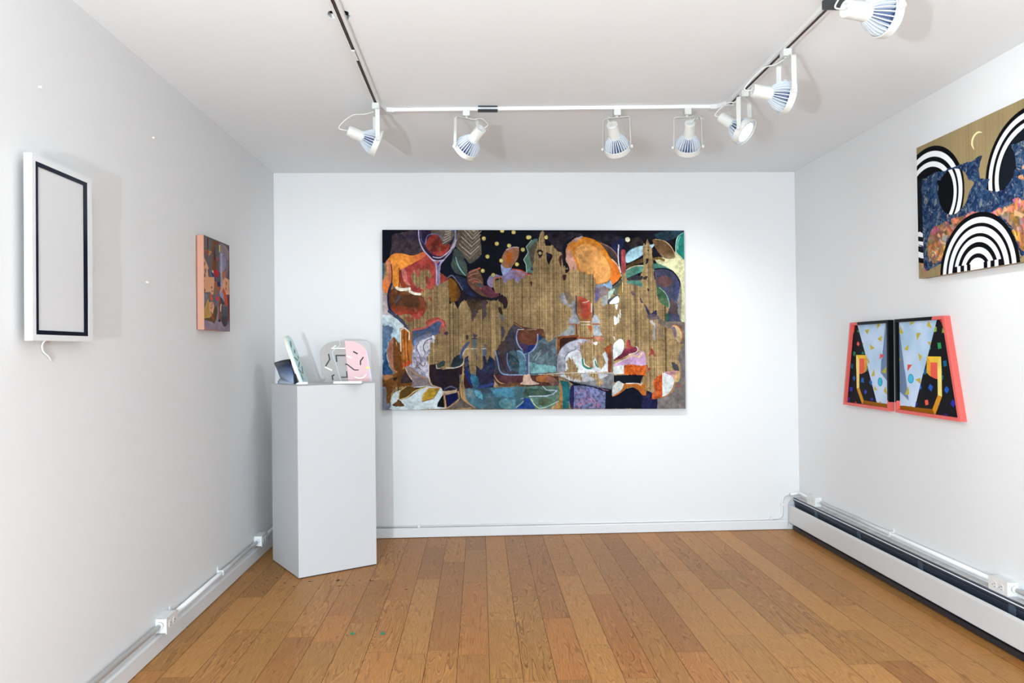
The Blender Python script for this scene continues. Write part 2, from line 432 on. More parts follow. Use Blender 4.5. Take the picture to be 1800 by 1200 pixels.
def weave(A, sel=None, amt=1.0, seed=9, px=0.0036):
    """coarse linen threads: light and dark yarns both ways"""
    rs = np.random.RandomState(seed)
    cu = rs.rand(4096); cv = rs.rand(4096)
    ku = (A.U/px*1.0 + 2000); kv = (A.V/px*1.0 + 1500)
    def s(t, arr):
        i = np.floor(t).astype(int); f = t-i; return arr[i % 4096]*(1-f)+arr[(i+1) % 4096]*f
    a = s(ku, cu)-0.5; b = s(kv, cv)-0.5
    st = (s(ku*0.55, cu) < 0.16)*1.0
    c = 1 + 0.75*a + 0.25*b - 0.42*st + 0.35*vnoise(A.U, A.V, 300, 77)
    return c*amt + (1-amt)

def art_big(P):
    yf = YB-0.047
    loc = lambda x, y: (lambda q: (q.x, q.z))(onto(x, y, 1, yf))
    A = Art(P[:, 0], P[:, 2], '#927b58', loc, E_BIG)
    T1 = (660, 390, 6.4286); T2 = (930, 390, 6.2069); T3 = (660, 550, 6.4286); T4 = (930, 550, 6.2069)
    W = weave(A)
    A.C *= W[:, None]
    blot = vnoise(A.U, A.V, 9, 41); A.C *= (1+0.25*blot)[:, None]
    # warmer, lighter cloth to the lower right
    t = np.clip((A.U-0.2)/1.0, 0, 1)*np.clip((1.75-A.V)/0.6, 0, 1); A.C *= (1+0.22*t)[:, None]
    bare = A.C.copy()
    p, s, d = A.poly, A.stroke, A.dot
    R = 0.006
    # --- night ground across the top
    p(T1, [(60, 70), (900, 70), (1820, 70), (1820, 600), (1700, 575), (1560, 545), (1440, 610), (1350, 740), (1470, 850), (1480, 960), (1440, 990), (1400, 900), (1250, 880), (1180, 930), (1050, 900), (980, 890), (925, 985), (890, 905), (840, 930), (820, 640), (720, 560), (690, 470), (560, 400), (180, 400), (90, 480), (60, 660)], '#0c0f1c', rough=0.004, smooth=False, mott=0.4, ms=12)
    p(T2, [(-40, 70), (1700, 70), (1700, 640), (1060, 620), (1010, 560), (900, 400), (700, 200), (520, 170), (420, 240), (400, 420), (450, 520), (380, 560), (360, 330), (260, 260), (170, 260), (160, 110), (130, 110), (60, 320), (-40, 600)], '#15131f', rough=0.005, smooth=False, mott=0.5, ms=14)
    p(T2, [(200, 130), (480, 110), (700, 170), (500, 170), (380, 250), (380, 420), (330, 330), (250, 250)], '#2b2530', rough=0.006, mott=0.6, ms=40)
    p(T2, [(700, 120), (1000, 150), (960, 220), (800, 240), (700, 190)], '#26242f', rough=0.01, mott=0.5)
    p(T2, [(1060, 190), (1180, 170), (1240, 210), (1230, 280), (1100, 290)], '#2e2626', rough=0.01, mott=0.5)
    # purple stained cloth, top left
    p(T1, [(195, 150), (300, 115), (480, 90), (500, 200), (540, 340), (430, 375), (290, 360), (170, 390), (180, 260)], '#4a3d45', rough=0.004, mott=0.35, ms=60, a=0.85)
    p(T1, [(230, 130), (350, 150), (480, 120), (490, 200), (330, 200)], '#33244a', rough=0.012, mott=0.4, a=0.6)
    # --- orange figure
    p(T1, [(530, 345), (610, 370), (690, 460), (715, 560), (820, 640), (750, 690), (690, 740), (560, 800), (430, 800), (370, 700), (300, 650), (300, 530), (400, 470)], '#a4443f', rough=0.003, mott=0.2)
    p(T1, [(120, 450), (190, 370), (280, 352), (420, 380), (545, 335), (570, 380), (440, 460), (330, 520), (290, 560), (275, 745), (240, 745), (195, 700), (180, 500), (125, 480)], '#d98a3e', rough=0.002, mott=0.12, c2='#d0664a', ax=0, c2pos=(0.55, 1.0))
    p(T1, [(120, 455), (160, 430), (185, 480), (190, 620), (160, 790), (95, 780), (85, 660), (130, 590)], '#c47a5c', mott=0.15, c2='#e07a34', ax=1, c2pos=(0.55, 0.1))
    s(T1, [(178, 480), (188, 600), (180, 700), (160, 790)], 12, '#4a2438')
    s(T1, [(268, 520), (272, 640), (262, 760)], 12, '#5a2a1c')
    p(T1, [(280, 540), (310, 560), (330, 680), (390, 750), (300, 740), (275, 650)], '#8a3c2a', mott=0.2)
    p(T1, [(300, 520), (350, 560), (360, 650), (400, 720), (330, 680), (300, 600)], '#c07068', rough=0.002, mott=0.15)
    p(T1, [(160, 780), (240, 740), (280, 770), (400, 800), (520, 830), (580, 930), (560, 1020), (490, 1100), (420, 1050), (330, 1040), (260, 1050), (180, 990), (150, 900)], '#704226', rough=0.003, mott=0.25, c2='#a03c30', ax=1, c2pos=(0.5, 0.1))
    p(T1, [(250, 830), (400, 820), (500, 850), (480, 960), (300, 950), (220, 930)], '#4e3526', rough=0.005, mott=0.3, a=0.7)
    p(T1, [(210, 920), (260, 830), (285, 840), (230, 920)], '#55505c', mott=0.2)
    p(T1, [(400, 1050), (470, 1040), (520, 1000), (540, 1030), (490, 1100), (440, 1090)], '#b84a44', rough=0.003)
    s(T1, [(240, 745), (290, 765), (385, 755)], 32, '#dcd8c8', rough=0.001); s(T1, [(390, 785), (440, 808), (505, 815)], 28, '#dcd8c8', rough=0.001)
    s(T1, [(180, 700), (148, 800), (146, 900), (165, 990), (230, 1060), (340, 1140), (380, 1180)], 26, '#232c4c')
    # pale margin on the left
    p(T1, [(75, 780), (100, 790), (130, 850), (140, 980), (210, 1080), (300, 1150), (330, 1190), (75, 1190)], '#a89a9c', rough=0.002, mott=0.15, c2='#cfdedd', ax=1, c2pos=(0.5, 0.0))
    p(T1, [(75, 480), (100, 470), (105, 560), (90, 640), (75, 640)], '#4a6070', mott=0.3)
    # --- wine glass at the top
    p(T1, [(490, 60), (930, 60), (925, 200), (870, 320), (790, 410), (700, 440), (640, 410), (560, 340), (500, 200)], '#33263c', smooth=True, mott=0.3)
    p(T1, [(660, 80), (880, 80), (880, 180), (830, 230), (760, 280), (700, 180), (640, 150)], '#6f6258', rough=0.003, mott=0.3)
    p(T1, [(560, 270), (600, 180), (680, 135), (740, 200), (760, 260), (840, 250), (820, 330), (740, 385), (660, 370), (590, 310)], '#8e3a2e', rough=0.002, mott=0.3)
    p(T1, [(620, 300), (660, 210), (720, 180), (700, 300), (650, 350)], '#5a2420', rough=0.003, mott=0.3, a=0.7)
    p(T1, [(640, 340), (740, 330), (820, 290), (800, 340), (720, 385)], '#a84240', mott=0.2)
    s(T1, [(515, 100), (520, 200), (560, 250), (580, 170), (620, 140), (700, 140), (780, 210)], 10, '#6a6f9c')
    for k in range(6): s(T1, [(760+k*8, 245-k*34), (810, 215-k*26), (850, 190-k*24)], 9, '#a9a394')
    s(T1, [(870, 90), (900, 100), (905, 190), (860, 290)], 30, '#4f69a4', rough=0.003); s(T1, [(905, 100), (900, 200), (850, 300)], 8, '#b59a48', rough=0.003)
    s(T1, [(488, 60), (495, 200), (545, 320), (640, 425), (685, 490), (692, 740)], 13, '#aca6c4'); s(T1, [(515, 60), (530, 210), (600, 330), (690, 395), (760, 385)], 9, '#3a2a5c')
    s(T1, [(935, 60), (925, 190), (870, 310), (770, 430), (730, 500), (718, 740)], 13, '#a79bb4'); s(T1, [(915, 200), (850, 310), (740, 400), (650, 395)], 8, '#cfc8d8')
    s(T1, [(640, 425), (700, 440), (770, 430)], 12, '#bfb8cf')
    p(T1, [(665, 440), (750, 440), (722, 520), (716, 745), (692, 745), (698, 520)], '#8a86a8', smooth=False, mott=0.2); p(T1, [(690, 455), (735, 450), (705, 500)], '#3a2c78', smooth=False); d(T1, (697, 455), 14, '#c8524a')
    # --- patterned cloth
    p(T1, [(930, 75), (1165, 75), (1195, 270), (1200, 370), (1110, 455), (1040, 480), (1010, 410), (960, 330), (905, 280)], '#655b50', rough=0.001, smooth=False, mott=0.25, ms=80)
    for k in range(8):
        y = 110+k*42; x = 1110-k*6
        s(T1, [(x-90-k*6, y-110), (x, y), (min(1195, x+95), y-90)], 8, '#b0a795' if k % 2 == 0 else '#8f8675', smooth=False, rough=0.002)
    # teal-grey leaf and navy fold
    p(T1, [(870, 330), (940, 310), (1010, 420), (1035, 540), (1030, 600), (980, 610), (900, 570), (850, 480)], '#47534f', rough=0.002, mott=0.25)
    p(T1, [(725, 560), (790, 470), (860, 330), (880, 300), (870, 420), (850, 500), (900, 580), (1020, 620), (980, 740), (900, 640), (820, 620)], '#0e1424', mott=0.3)
    s(T1, [(908, 400), (930, 480), (970, 550), (1020, 605)], 14, '#7fb3ac', taper=0.5)
    s(T1, [(1010, 420), (1060, 480), (1150, 440), (1200, 380)], 24, '#10162a')
    p(T1, [(860, 600), (940, 690), (985, 770), (1080, 840), (1160, 830), (1060, 740), (1020, 640)], '#232c4a', rough=0.002, mott=0.25)
    p(T1, [(980, 760), (1060, 840), (1250, 850), (1240, 880), (1100, 900), (980, 870), (940, 960), (930, 900)], '#2a2230', rough=0.004, mott=0.35)
    # amber pod
    p(T1, [(825, 650), (880, 650), (930, 720), (962, 800), (940, 870), (900, 900), (850, 895)], '#7f5320', rough=0.002, mott=0.2, c2='#4c3018', ax=0, c2pos=(0.5, 1.1))
    s(T1, [(815, 632), (865, 605), (930, 680), (985, 765)], 12, '#6a6c7c')
    # hand
    p(T1, [(1035, 600), (1080, 545), (1150, 530), (1185, 575), (1215, 650), (1225, 720), (1320, 770), (1400, 825), (1330, 855), (1220, 840), (1120, 780), (1050, 700)], '#725040', rough=0.0015, mott=0.2)
    p(T1, [(1180, 740), (1280, 720), (1330, 770), (1400, 825), (1300, 850), (1200, 790)], '#6a3a48', mott=0.2)
    for q in ([(1060, 570), (1120, 545), (1180, 520)], [(1050, 620), (1100, 590), (1160, 580)], [(1060, 660), (1110, 640), (1160, 650), (1200, 690)], [(1100, 690), (1140, 670), (1190, 700)]): s(T1, q, 12, '#a0705a')
    for q in ((1172, 525), (1120, 672), (1188, 748)): d(T1, q, 12, '#c4524c')
    p(T1, [(1140, 700), (1180, 690), (1210, 720), (1190, 740)], '#4c5658')
    s(T1, [(1060, 760), (1180, 840), (1300, 868), (1420, 840)], 22, '#22242e', rough=0.002)
    # orchid
    p(T1, [(1262, 690), (1290, 620), (1350, 590), (1430, 610), (1480, 560), (1560, 535), (1680, 560), (1750, 600), (1700, 650), (1640, 640), (1610, 710), (1580, 660), (1500, 650), (1460, 700), (1430, 640), (1350, 650), (1320, 740)], '#8a80a4', rough=0.002, mott=0.2)
    s(T1, [(1330, 690), (1350, 640), (1420, 625)], 16, '#c0704c'); s(T1, [(1550, 533), (1640, 545), (1700, 580), (1750, 605)], 13, '#c4562f')
    p(T1, [(1560, 560), (1660, 570), (1700, 620), (1610, 620)], '#a07a84', rough=0.003)
    p(T1, [(1480, 312), (1560, 285), (1618, 288), (1612, 400), (1560, 480), (1510, 545), (1450, 560), (1425, 480), (1432, 390)], '#9c6b50', mott=0.12)
    p(T1, [(1480, 370), (1530, 340), (1550, 400), (1520, 470), (1480, 460)], '#b0622c', rough=0.003); s(T1, [(1478, 312), (1560, 284), (1618, 290)], 7, '#b9b4c4')
    p(T1, [(1420, 480), (1460, 520), (1540, 520), (1480, 580), (1450, 610), (1425, 560)], '#94a0c8', mott=0.12)
    p(T1, [(1405, 790), (1440, 745), (1465, 790), (1440, 810)], '#c45c44', rough=0.003)
    for q in ((1225, 187), (1370, 245), (1432, 98), (1560, 115), (1510, 268), (1725, 175), (1665, 312), (1265, 390), (1422, 437), (1598, 478), (1212, 552), (1332, 600)):
        d(T1, q, 24, '#a39452'); d(T1, q, 17, '#d3c67e', rough=0.001); d(T1, (q[0]+2, q[1]+2), 5, '#8a7a3c')
    # green profile
    p(T1, [(1795, 190), (1760, 215), (1712, 275), (1722, 340), (1675, 420), (1700, 470), (1705, 570), (1790, 585), (1830, 580), (1830, 190)], '#58776a', smooth=False, rough=0.001, mott=0.2)
    s(T1, [(1765, 205), (1705, 280), (1725, 345), (1675, 425), (1702, 480), (1708, 570)], 7, '#a9c0b4', smooth=False)
    p(T1, [(1740, 330), (1790, 240), (1830, 240), (1830, 520), (1770, 500)], '#5d5648', rough=0.004)
    d(T1, (1770, 530), 18, '#2a2c60'); s(T1, [(1720, 580), (1790, 590)], 14, '#702830')
    # --- top right: moon disc, glass stem, tree
    p(T2, [(400, 340), (420, 260), (480, 195), (560, 160), (580, 170), (500, 230), (440, 320), (430, 440), (480, 520), (450, 520)], '#a77f74', mott=0.15)
    p(T2, [(402, 350), (428, 255), (500, 200), (600, 178), (700, 190), (790, 250), (850, 340), (900, 440), (908, 560), (880, 630), (820, 660), (740, 672), (700, 610), (640, 570), (560, 545), (490, 500), (430, 450)], '#cb813a', mott=0.12)
    p(T2, [(405, 350), (440, 300), (520, 480), (500, 520), (440, 490), (410, 420)], '#b98a7c', rough=0.004)
    p(T2, [(520, 280), (600, 240), (700, 260), (780, 330), (850, 420), (890, 520), (870, 630), (760, 665), (710, 600), (640, 560), (560, 530), (530, 440), (500, 360)], '#d69a5c', rough=0.004, mott=0.1)
    s(T2, [(560, 165), (640, 178), (720, 205), (800, 270), (860, 360), (905, 460)], 14, '#d47c1e'); s(T2, [(500, 215), (560, 165), (580, 160)], 12, '#8f93a4')
    p(T2, [(740, 200), (820, 235), (900, 280), (950, 340), (975, 400), (985, 500), (905, 405), (850, 320), (790, 250)], '#4b4440', mott=0.25)
    s(T2, [(780, 230), (860, 265), (930, 320), (975, 400)], 8, '#9a6a64'); 
    p(T2, [(905, 405), (950, 460), (1000, 570), (985, 630), (940, 670), (900, 700), (890, 620), (910, 540)], '#cf7030', mott=0.1); s(T2, [(905, 410), (955, 460), (1002, 560), (990, 620), (900, 712)], 8, '#d8b89a')
    p(T2, [(905, 240), (1000, 185), (1042, 200), (1015, 285), (960, 330), (910, 290)], '#23284e', mott=0.2)
    p(T2, [(900, 700), (990, 620), (1010, 650), (1000, 720), (960, 800), (930, 800), (890, 720)], '#55594e', rough=0.003, mott=0.3); s(T2, [(900, 700), (960, 660), (1005, 600)], 14, '#181a24')
    s(T2, [(1000, 310), (1004, 420), (1008, 560)], 16, '#1e2240'); s(T2, [(978, 250), (972, 360), (980, 460), (1000, 550)], 12, '#cfcfd8')
    s(T2, [(1027, 325), (1030, 430), (1030, 540)], 52, '#9f4a4c', smooth=False, mott=0.15); s(T2, [(1020, 330), (1020, 420)], 14, '#b85a60')
    d(T2, (1075, 192), 26, '#ddd8c0')
    p(T2, [(1058, 360), (1110, 300), (1220, 262), (1340, 245), (1370, 230), (1350, 275), (1240, 360), (1120, 430), (1060, 440)], '#9cc0cc', rough=0.001, mott=0.12); s(T2, [(1060, 350), (1110, 300), (1200, 265)], 7, '#3c6c74')
    p(T2, [(1060, 480), (1120, 440), (1200, 410), (1250, 390), (1260, 430), (1150, 470), (1070, 510)], '#4c3c20', mott=0.3)
    p(T2, [(1060, 520), (1150, 480), (1260, 470), (1400, 450), (1500, 475), (1560, 520), (1400, 530), (1240, 545), (1120, 590), (1062, 612)], '#4f8273', rough=0.001, mott=0.15); s(T2, [(1062, 525), (1150, 482), (1250, 474)], 8, '#c8b896')
    p(T2, [(1062, 620), (1180, 580), (1240, 620), (1180, 640), (1120, 650)], '#38363e', mott=0.2)
    p(T2, [(1070, 645), (1180, 635), (1240, 665), (1240, 720), (1180, 690), (1090, 680)], '#4f8273', mott=0.2); s(T2, [(1090, 690), (1180, 700), (1235, 760), (1220, 860)], 22, '#6d5866', rough=0.006, a=0.8)
    # violet hollow inside the tree
    p(T2, [(1365, 520), (1480, 505), (1570, 540), (1630, 620), (1655, 720), (1665, 1085), (1500, 1085), (1525, 930), (1470, 780), (1390, 700)], '#45475e', rough=0.002, smooth=False, mott=0.25, ms=12)
    p(T2, [(1390, 620), (1480, 590), (1560, 640), (1540, 700), (1440, 700)], '#6a483e', rough=0.01, mott=0.3, a=0.8); p(T2, [(1540, 860), (1600, 900), (1610, 1000), (1540, 1000)], '#5a4238', rough=0.012, a=0.7)
    p(T2, [(1600, 640), (1650, 700), (1650, 1000), (1610, 900)], '#4a5488', rough=0.006, a=0.6)
    p(T2, [(1350, 390), (1480, 385), (1590, 350), (1598, 250), (1620, 165), (1690, 100), (1700, 560), (1700, 1100), (1662, 1085), (1658, 720), (1635, 620), (1580, 540), (1500, 490), (1400, 450)], '#c4c39c', smooth=False, rough=0.002, mott=0.15, ms=60)
    s(T2, [(1370, 515), (1480, 508), (1570, 545), (1635, 630), (1655, 730), (1660, 900)], 14, '#141420')
    s(T2, [(1350, 405), (1420, 395), (1470, 415)], 26, '#7a6232', rough=0.003); p(T2, [(1620, 900), (1700, 500), (1700, 1090), (1662, 1085)], '#a8a684', rough=0.006, a=0.5)
    p(T2, [(1350, 190), (1450, 200), (1540, 260), (1588, 350), (1580, 400), (1480, 395), (1410, 330), (1365, 250)], '#73553a', mott=0.2, c2='#a89a78', ax=1, c2pos=(0.3, -0.2)); s(T2, [(1380, 190), (1470, 205), (1545, 265), (1590, 345)], 7, '#c9b48a')
    p(T2, [(1600, 250), (1620, 165), (1690, 105), (1700, 395), (1650, 370), (1605, 320)], '#2a8478', mott=0.15); s(T2, [(1605, 330), (1603, 240), (1625, 160), (1685, 110)], 9, '#a8d0c0')
    s(T2, [(1622, 300), (1625, 220), (1650, 160)], 7, '#8fc4b4')
    p(T2, [(1368, 148), (1420, 118), (1520, 95), (1690, 95), (1640, 140), (1560, 190), (1450, 200)], '#2b4453', mott=0.25)
    p(T2, [(1390, 700), (1470, 760), (1522, 850), (1530, 935), (1460, 900), (1400, 840)], '#46664c', rough=0.002, mott=0.2); s(T2, [(1420, 715), (1490, 780), (1528, 880), (1525, 940)], 7, '#8ab09a')
    # --- cloth showing through in ragged towers
    def cloth(tile, P_, rough=0.007):
        C0 = A.C.copy(); mk = np.zeros(len(A.C)); A.C = np.zeros_like(A.C); k = A.E; A.E = 1.0
        o1, o2 = A.n1, A.n2; A.n1 = o1*0.7; A.n2 = o2*0.5+2.6*vnoise(A.U, A.V*0.16, 230, 71)+1.2*vnoise(A.U, A.V*0.3, 90, 72)
        A.poly(tile, P_, '#ffffff', rough*1.2, False, 0.0); A.E = k; A.n1, A.n2 = o1, o2
        mk = A.C[:, :1] > 0.5; A.C = np.where(mk, bare, C0)
    cloth(T1, [(400, 600), (440, 545), (600, 540), (640, 600), (600, 700), (560, 770), (500, 750), (430, 700)], 0.006)
    cloth(T1, [(510, 800), (640, 730), (740, 700), (815, 660), (830, 760), (840, 940), (920, 1000), (980, 900), (1040, 890), (1060, 980), (1150, 900), (1250, 920), (1320, 880), (1450, 900), (1440, 1000), (1500, 900), (1440, 820), (1370, 800), (1320, 740), (1345, 665), (1400, 640), (1455, 700), (1480, 710), (1560, 650), (1640, 700), (1700, 640), (1900, 590), (1900, 1200), (320, 1200), (310, 1080), (480, 1110), (560, 1030), (590, 940)], 0.005)
    cloth(T2, [(135, 110), (165, 108), (175, 255), (200, 280), (260, 262), (300, 330), (355, 330), (370, 480), (450, 525), (500, 500), (560, 540), (640, 580), (700, 560), (720, 640), (725, 700), (760, 800), (900, 900), (980, 880), (975, 800), (1010, 700), (1015, 560), (1060, 560), (1070, 660), (1240, 720), (1240, 600), (1210, 580), (1255, 480), (1240, 330), (1245, 220), (1265, 260), (1290, 180), (1345, 300), (1350, 440), (1365, 600), (1390, 700), (1395, 820), (1440, 890), (1520, 960), (1500, 1000), (1495, 1090), (1480, 1200), (-60, 1200), (-60, 600), (45, 560), (50, 400), (75, 300), (100, 250)], 0.005)
    # holes of paint in the towers
    for q, c in (([(190, 330), (240, 350), (250, 400), (215, 460), (195, 400)], '#241a2c'), ([(95, 310), (150, 310), (140, 370), (110, 385)], '#2c2024'), ([(370, 580), (410, 580), (400, 630), (375, 640)], '#3a1c20'), ([(1285, 400), (1305, 410), (1295, 450), (1280, 455)], '#241d28'), ([(1285, 300), (1310, 300), (1305, 320)], '#241d28'),
                 ([(1250, 600), (1295, 585), (1280, 625), (1250, 620)], '#3c3c3a'), ([(1285, 715), (1310, 740), (1295, 750)], '#3a3050'), ([(1115, 760), (1160, 770), (1150, 800), (1120, 790)], '#6a5a58'), ([(330, 380), (362, 360), (350, 480), (335, 470)], '#4a2a24'),
                 ([(1250, 890), (1290, 930), (1330, 1000), (1390, 960), (1390, 1030), (1310, 1040), (1280, 960)], '#3c3a5c'), ([(1200, 810), (1240, 880), (1215, 870)], '#48405c'), ([(395, 520), (440, 510), (420, 550), (400, 550)], '#3c1c24'), ([(20, 650), (35, 660), (28, 710), (20, 690)], '#2c1818')): p(T2, q, c, rough=0.005, mott=0.4)
    d(T2, (5, 167), 20, '#c9bd78'); d(T2, (187, 167), 20, '#cdc07a', rough=0.001); d(T2, (120, 340), 17, '#b5a878')
    # drips under the hand
    p(T1, [(1040, 880), (1250, 880), (1240, 960), (1160, 1000), (1110, 1060), (1080, 1000), (1060, 960)], '#3d2c26', rough=0.006, mott=0.4, a=0.85)
    p(T1, [(1090, 1000), (1150, 980), (1120, 1060), (1095, 1110)], '#5a4844', rough=0.004, a=0.8); p(T1, [(1200, 900), (1250, 900), (1240, 1060), (1215, 1110), (1205, 1020)], '#54464a', rough=0.004, a=0.8)
    p(T1, [(1400, 860), (1470, 850), (1490, 920), (1470, 990), (1440, 930), (1400, 900)], '#33232a', rough=0.005); p(T1, [(1380, 970), (1420, 970), (1435, 1040), (1410, 1040)], '#3c2a1c', rough=0.004); p(T1, [(1400, 1050), (1440, 1060), (1440, 1130), (1415, 1110)], '#5c6468', rough=0.004)
    for q in ([(560, 620), (610, 640), (600, 700)], [(590, 850), (630, 860), (640, 910)], [(640, 650), (670, 700), (650, 690)], [(450, 560), (520, 560), (480, 620)], [(570, 640), (660, 740), (600, 760)]): p(T1, q, '#a04c40', rough=0.006, mott=0.2, a=0.9)
    p(T1, [(500, 860), (540, 880), (560, 960), (520, 940)], '#8a4638', rough=0.006); p(T1, [(320, 1060), (420, 1080), (400, 1140), (350, 1110)], '#8c4436', rough=0.008, a=0.8)
    p(T1, [(560, 1130), (640, 1090), (720, 1085), (780, 1120), (800, 1190), (700, 1160), (600, 1180)], '#9c4a40', rough=0.006)
    # --- decanter, middle
    p(T2, [(390, 780), (440, 760), (470, 820), (480, 900), (430, 880)], '#75655a', rough=0.006, a=0.8)
    p(T2, [(335, 810), (380, 770), (400, 830), (430, 900), (500, 860), (520, 1000), (540, 1070), (440, 1090), (470, 1000), (440, 930), (370, 890)], '#8a8c90', rough=0.005, mott=0.3)
    p(T2, [(690, 1050), (720, 1010), (765, 1050), (760, 1100), (690, 1100)], '#9a9ea4', rough=0.005)
    p(T2, [(515, 805), (555, 808), (670, 865), (675, 1000), (640, 1050), (630, 1090), (560, 1090), (540, 1050), (518, 990)], '#93603e', smooth=False, rough=0.001, mott=0.2)
    p(T2, [(552, 815), (660, 870), (665, 1000), (620, 1055), (590, 1040), (555, 900)], '#a3463a', rough=0.002, mott=0.3)
    s(T2, [(512, 805), (513, 985), (545, 1050), (548, 1090)], 11, '#262a4a', smooth=False); s(T2, [(700, 920), (698, 1010), (685, 1050)], 14, '#3a3a5c')
    s(T2, [(585, 880), (630, 872), (655, 855)], 6, '#d8c8b8'); s(T2, [(680, 890), (678, 990), (650, 1035), (610, 1052)], 8, '#cfcac0'); s(T2, [(560, 1085), (665, 1088)], 8, '#d5cfc2')
    # blue scraps right of the moon disc
    p(T2, [(735, 690), (850, 670), (890, 640), (905, 690), (900, 740), (870, 720), (800, 700), (740, 720)], '#86a8c6', rough=0.001); p(T2, [(725, 700), (800, 690), (860, 720), (860, 800), (820, 790), (760, 860), (730, 860)], '#6f6878', rough=0.008, a=0.7, mott=0.3)
    p(T2, [(740, 730), (760, 740), (770, 830), (720, 880)], '#5a5690', rough=0.006, a=0.7)
    p(T2, [(800, 820), (850, 800), (855, 880), (830, 910), (800, 905)], '#8f9498', rough=0.005); p(T2, [(862, 770), (905, 735), (935, 730), (900, 800), (862, 845)], '#9fbcae', mott=0.15); s(T2, [(862, 770), (862, 835)], 7, '#8a6a54')
    p(T2, [(865, 850), (940, 800), (980, 800), (980, 830), (900, 880), (860, 890)], '#4a4854', mott=0.2); p(T2, [(878, 892), (910, 845), (970, 808), (978, 880)], '#d9e2e8', mott=0.08)
    for q in ([(940, 905), (970, 905), (955, 960)], [(925, 1020), (950, 1040), (970, 1090), (930, 1117)], [(990, 950), (1000, 1000), (990, 1060)]): p(T2, q, '#dfe0dc', rough=0.004)
    p(T2, [(970, 740), (1030, 660), (1020, 780), (985, 800)], '#8a7038', rough=0.004, a=0.7); s(T2, [(1020, 660), (1022, 760)], 8, '#d8c890')
    # --- lower left: white cloth, almond, fingers
    p(T3, [(75, 60), (200, 70), (270, 130), (290, 300), (270, 340), (205, 270), (150, 330), (130, 420), (150, 580), (200, 680), (75, 700)], '#a9bec8', rough=0.003, mott=0.15, smooth=False)
    p(T3, [(75, 140), (150, 155), (200, 185), (150, 330), (75, 300)], '#48628a', rough=0.012, mott=0.25, a=0.8); p(T3, [(80, 560), (130, 430), (140, 560), (200, 680), (150, 700), (75, 690)], '#2d4a70', rough=0.006, mott=0.3); p(T3, [(75, 320), (130, 330), (120, 430), (80, 560)], '#5c7ea0', rough=0.012, mott=0.25)
    p(T3, [(90, 20), (230, 60), (275, 130), (260, 220), (200, 130), (90, 80)], '#c3d4d6', rough=0.004, mott=0.1)
    s(T3, [(150, -20), (230, 40), (310, 110), (360, 170)], 30, '#454a66', rough=0.003)
    p(T3, [(205, 272), (250, 330), (290, 400), (300, 600), (260, 660), (200, 650), (150, 550), (133, 430), (160, 330)], '#a87462', mott=0.12); p(T3, [(207, 275), (250, 330), (295, 400), (300, 640), (215, 640), (200, 500), (200, 380)], '#784a22', rough=0.002, mott=0.2); s(T3, [(235, 330), (243, 370)], 8, '#c8a878')
    p(T3, [(280, 175), (330, 165), (385, 210), (412, 200), (412, 560), (380, 590), (345, 620), (300, 620), (292, 400)], '#a8652c', smooth=False, rough=0.001, mott=0.15)
    for q in ([(325, 200), (322, 400), (340, 580)], [(365, 220), (358, 400), (385, 560)]): s(T3, q, 9, '#4c2c1c')
    for q in ((310, 300, 325, 520), (345, 300, 352, 500)): s(T3, [(q[0], q[1]), (q[2], q[3])], 16, '#c4763a')
    d(T3, (338, 590), 12, '#c8302c', ry=22); d(T3, (374, 560), 12, '#c43c30', ry=20); d(T3, (300, 610), 10, '#8c2c24', ry=24)
    s(T3, [(287, 430), (283, 190), (330, 168), (382, 215), (380, 300)], 12, '#d2cab8', smooth=False)
    # pale animal shape
    p(T3, [(410, 480), (430, 380), (470, 310), (560, 270), (660, 255), (670, 300), (650, 340), (620, 330), (615, 430), (585, 520), (600, 600), (620, 740), (560, 730), (460, 680), (380, 610), (410, 560)], '#a3a3b4', rough=0.004, mott=0.35, ms=60)
    p(T3, [(470, 340), (560, 300), (620, 300), (600, 420), (560, 420), (540, 500), (480, 420)], '#c9c8cf', rough=0.004, mott=0.15)
    p(T3, [(425, 200), (560, 175), (650, 115), (715, 90), (752, 130), (735, 200), (720, 235), (650, 255), (520, 290), (440, 370), (415, 330)], '#465676', rough=0.003, mott=0.25)
    p(T3, [(440, 300), (540, 250), (640, 240), (600, 280), (500, 310), (440, 380)], '#7c84a0', rough=0.006, a=0.8)
    s(T3, [(430, 190), (560, 165), (640, 115), (712, 78), (760, 110), (775, 180), (780, 240)], 22, '#b25a54', rough=0.0015); s(T3, [(745, 140), (730, 180), (728, 225)], 16, '#a4504c'); d(T3, (800, 225), 20, '#3a3a52', rough=0.004)
    s(T3, [(640, 290), (580, 310), (540, 380), (560, 440)], 9, '#2f3c66'); s(T3, [(490, 330), (460, 390), (490, 450), (520, 560)], 12, '#6c7088', rough=0.003); s(T3, [(650, 260), (655, 330)], 20, '#d0ccc8', rough=0.002)
    for q in ([(440, 500), (470, 560), (460, 620)], [(500, 560), (540, 600), (560, 560)], [(480, 610), (520, 640)]): s(T3, q, 10, '#7a6250', rough=0.004)
    p(T3, [(75, 700), (200, 690), (300, 640), (340, 620), (420, 760), (415, 820), (230, 840), (180, 900), (165, 1020), (130, 1010), (125, 850), (75, 840)], '#6e4522', rough=0.003, smooth=False, mott=0.25)
    p(T3, [(75, 710), (150, 700), (200, 720), (100, 760)], '#a0704e', rough=0.004); p(T3, [(300, 720), (350, 650), (410, 750), (400, 780), (290, 790)], '#3c3034', rough=0.004, mott=0.3); p(T3, [(200, 735), (250, 728), (215, 770)], '#2c1c18')
    p(T3, [(340, 610), (420, 620), (540, 720), (600, 740), (610, 840), (420, 830), (415, 760)], '#83767a', rough=0.003, mott=0.2); s(T3, [(335, 615), (370, 690), (410, 750)], 10, '#c8a888'); s(T3, [(360, 610), (430, 670), (500, 710), (570, 730)], 10, '#b08454')
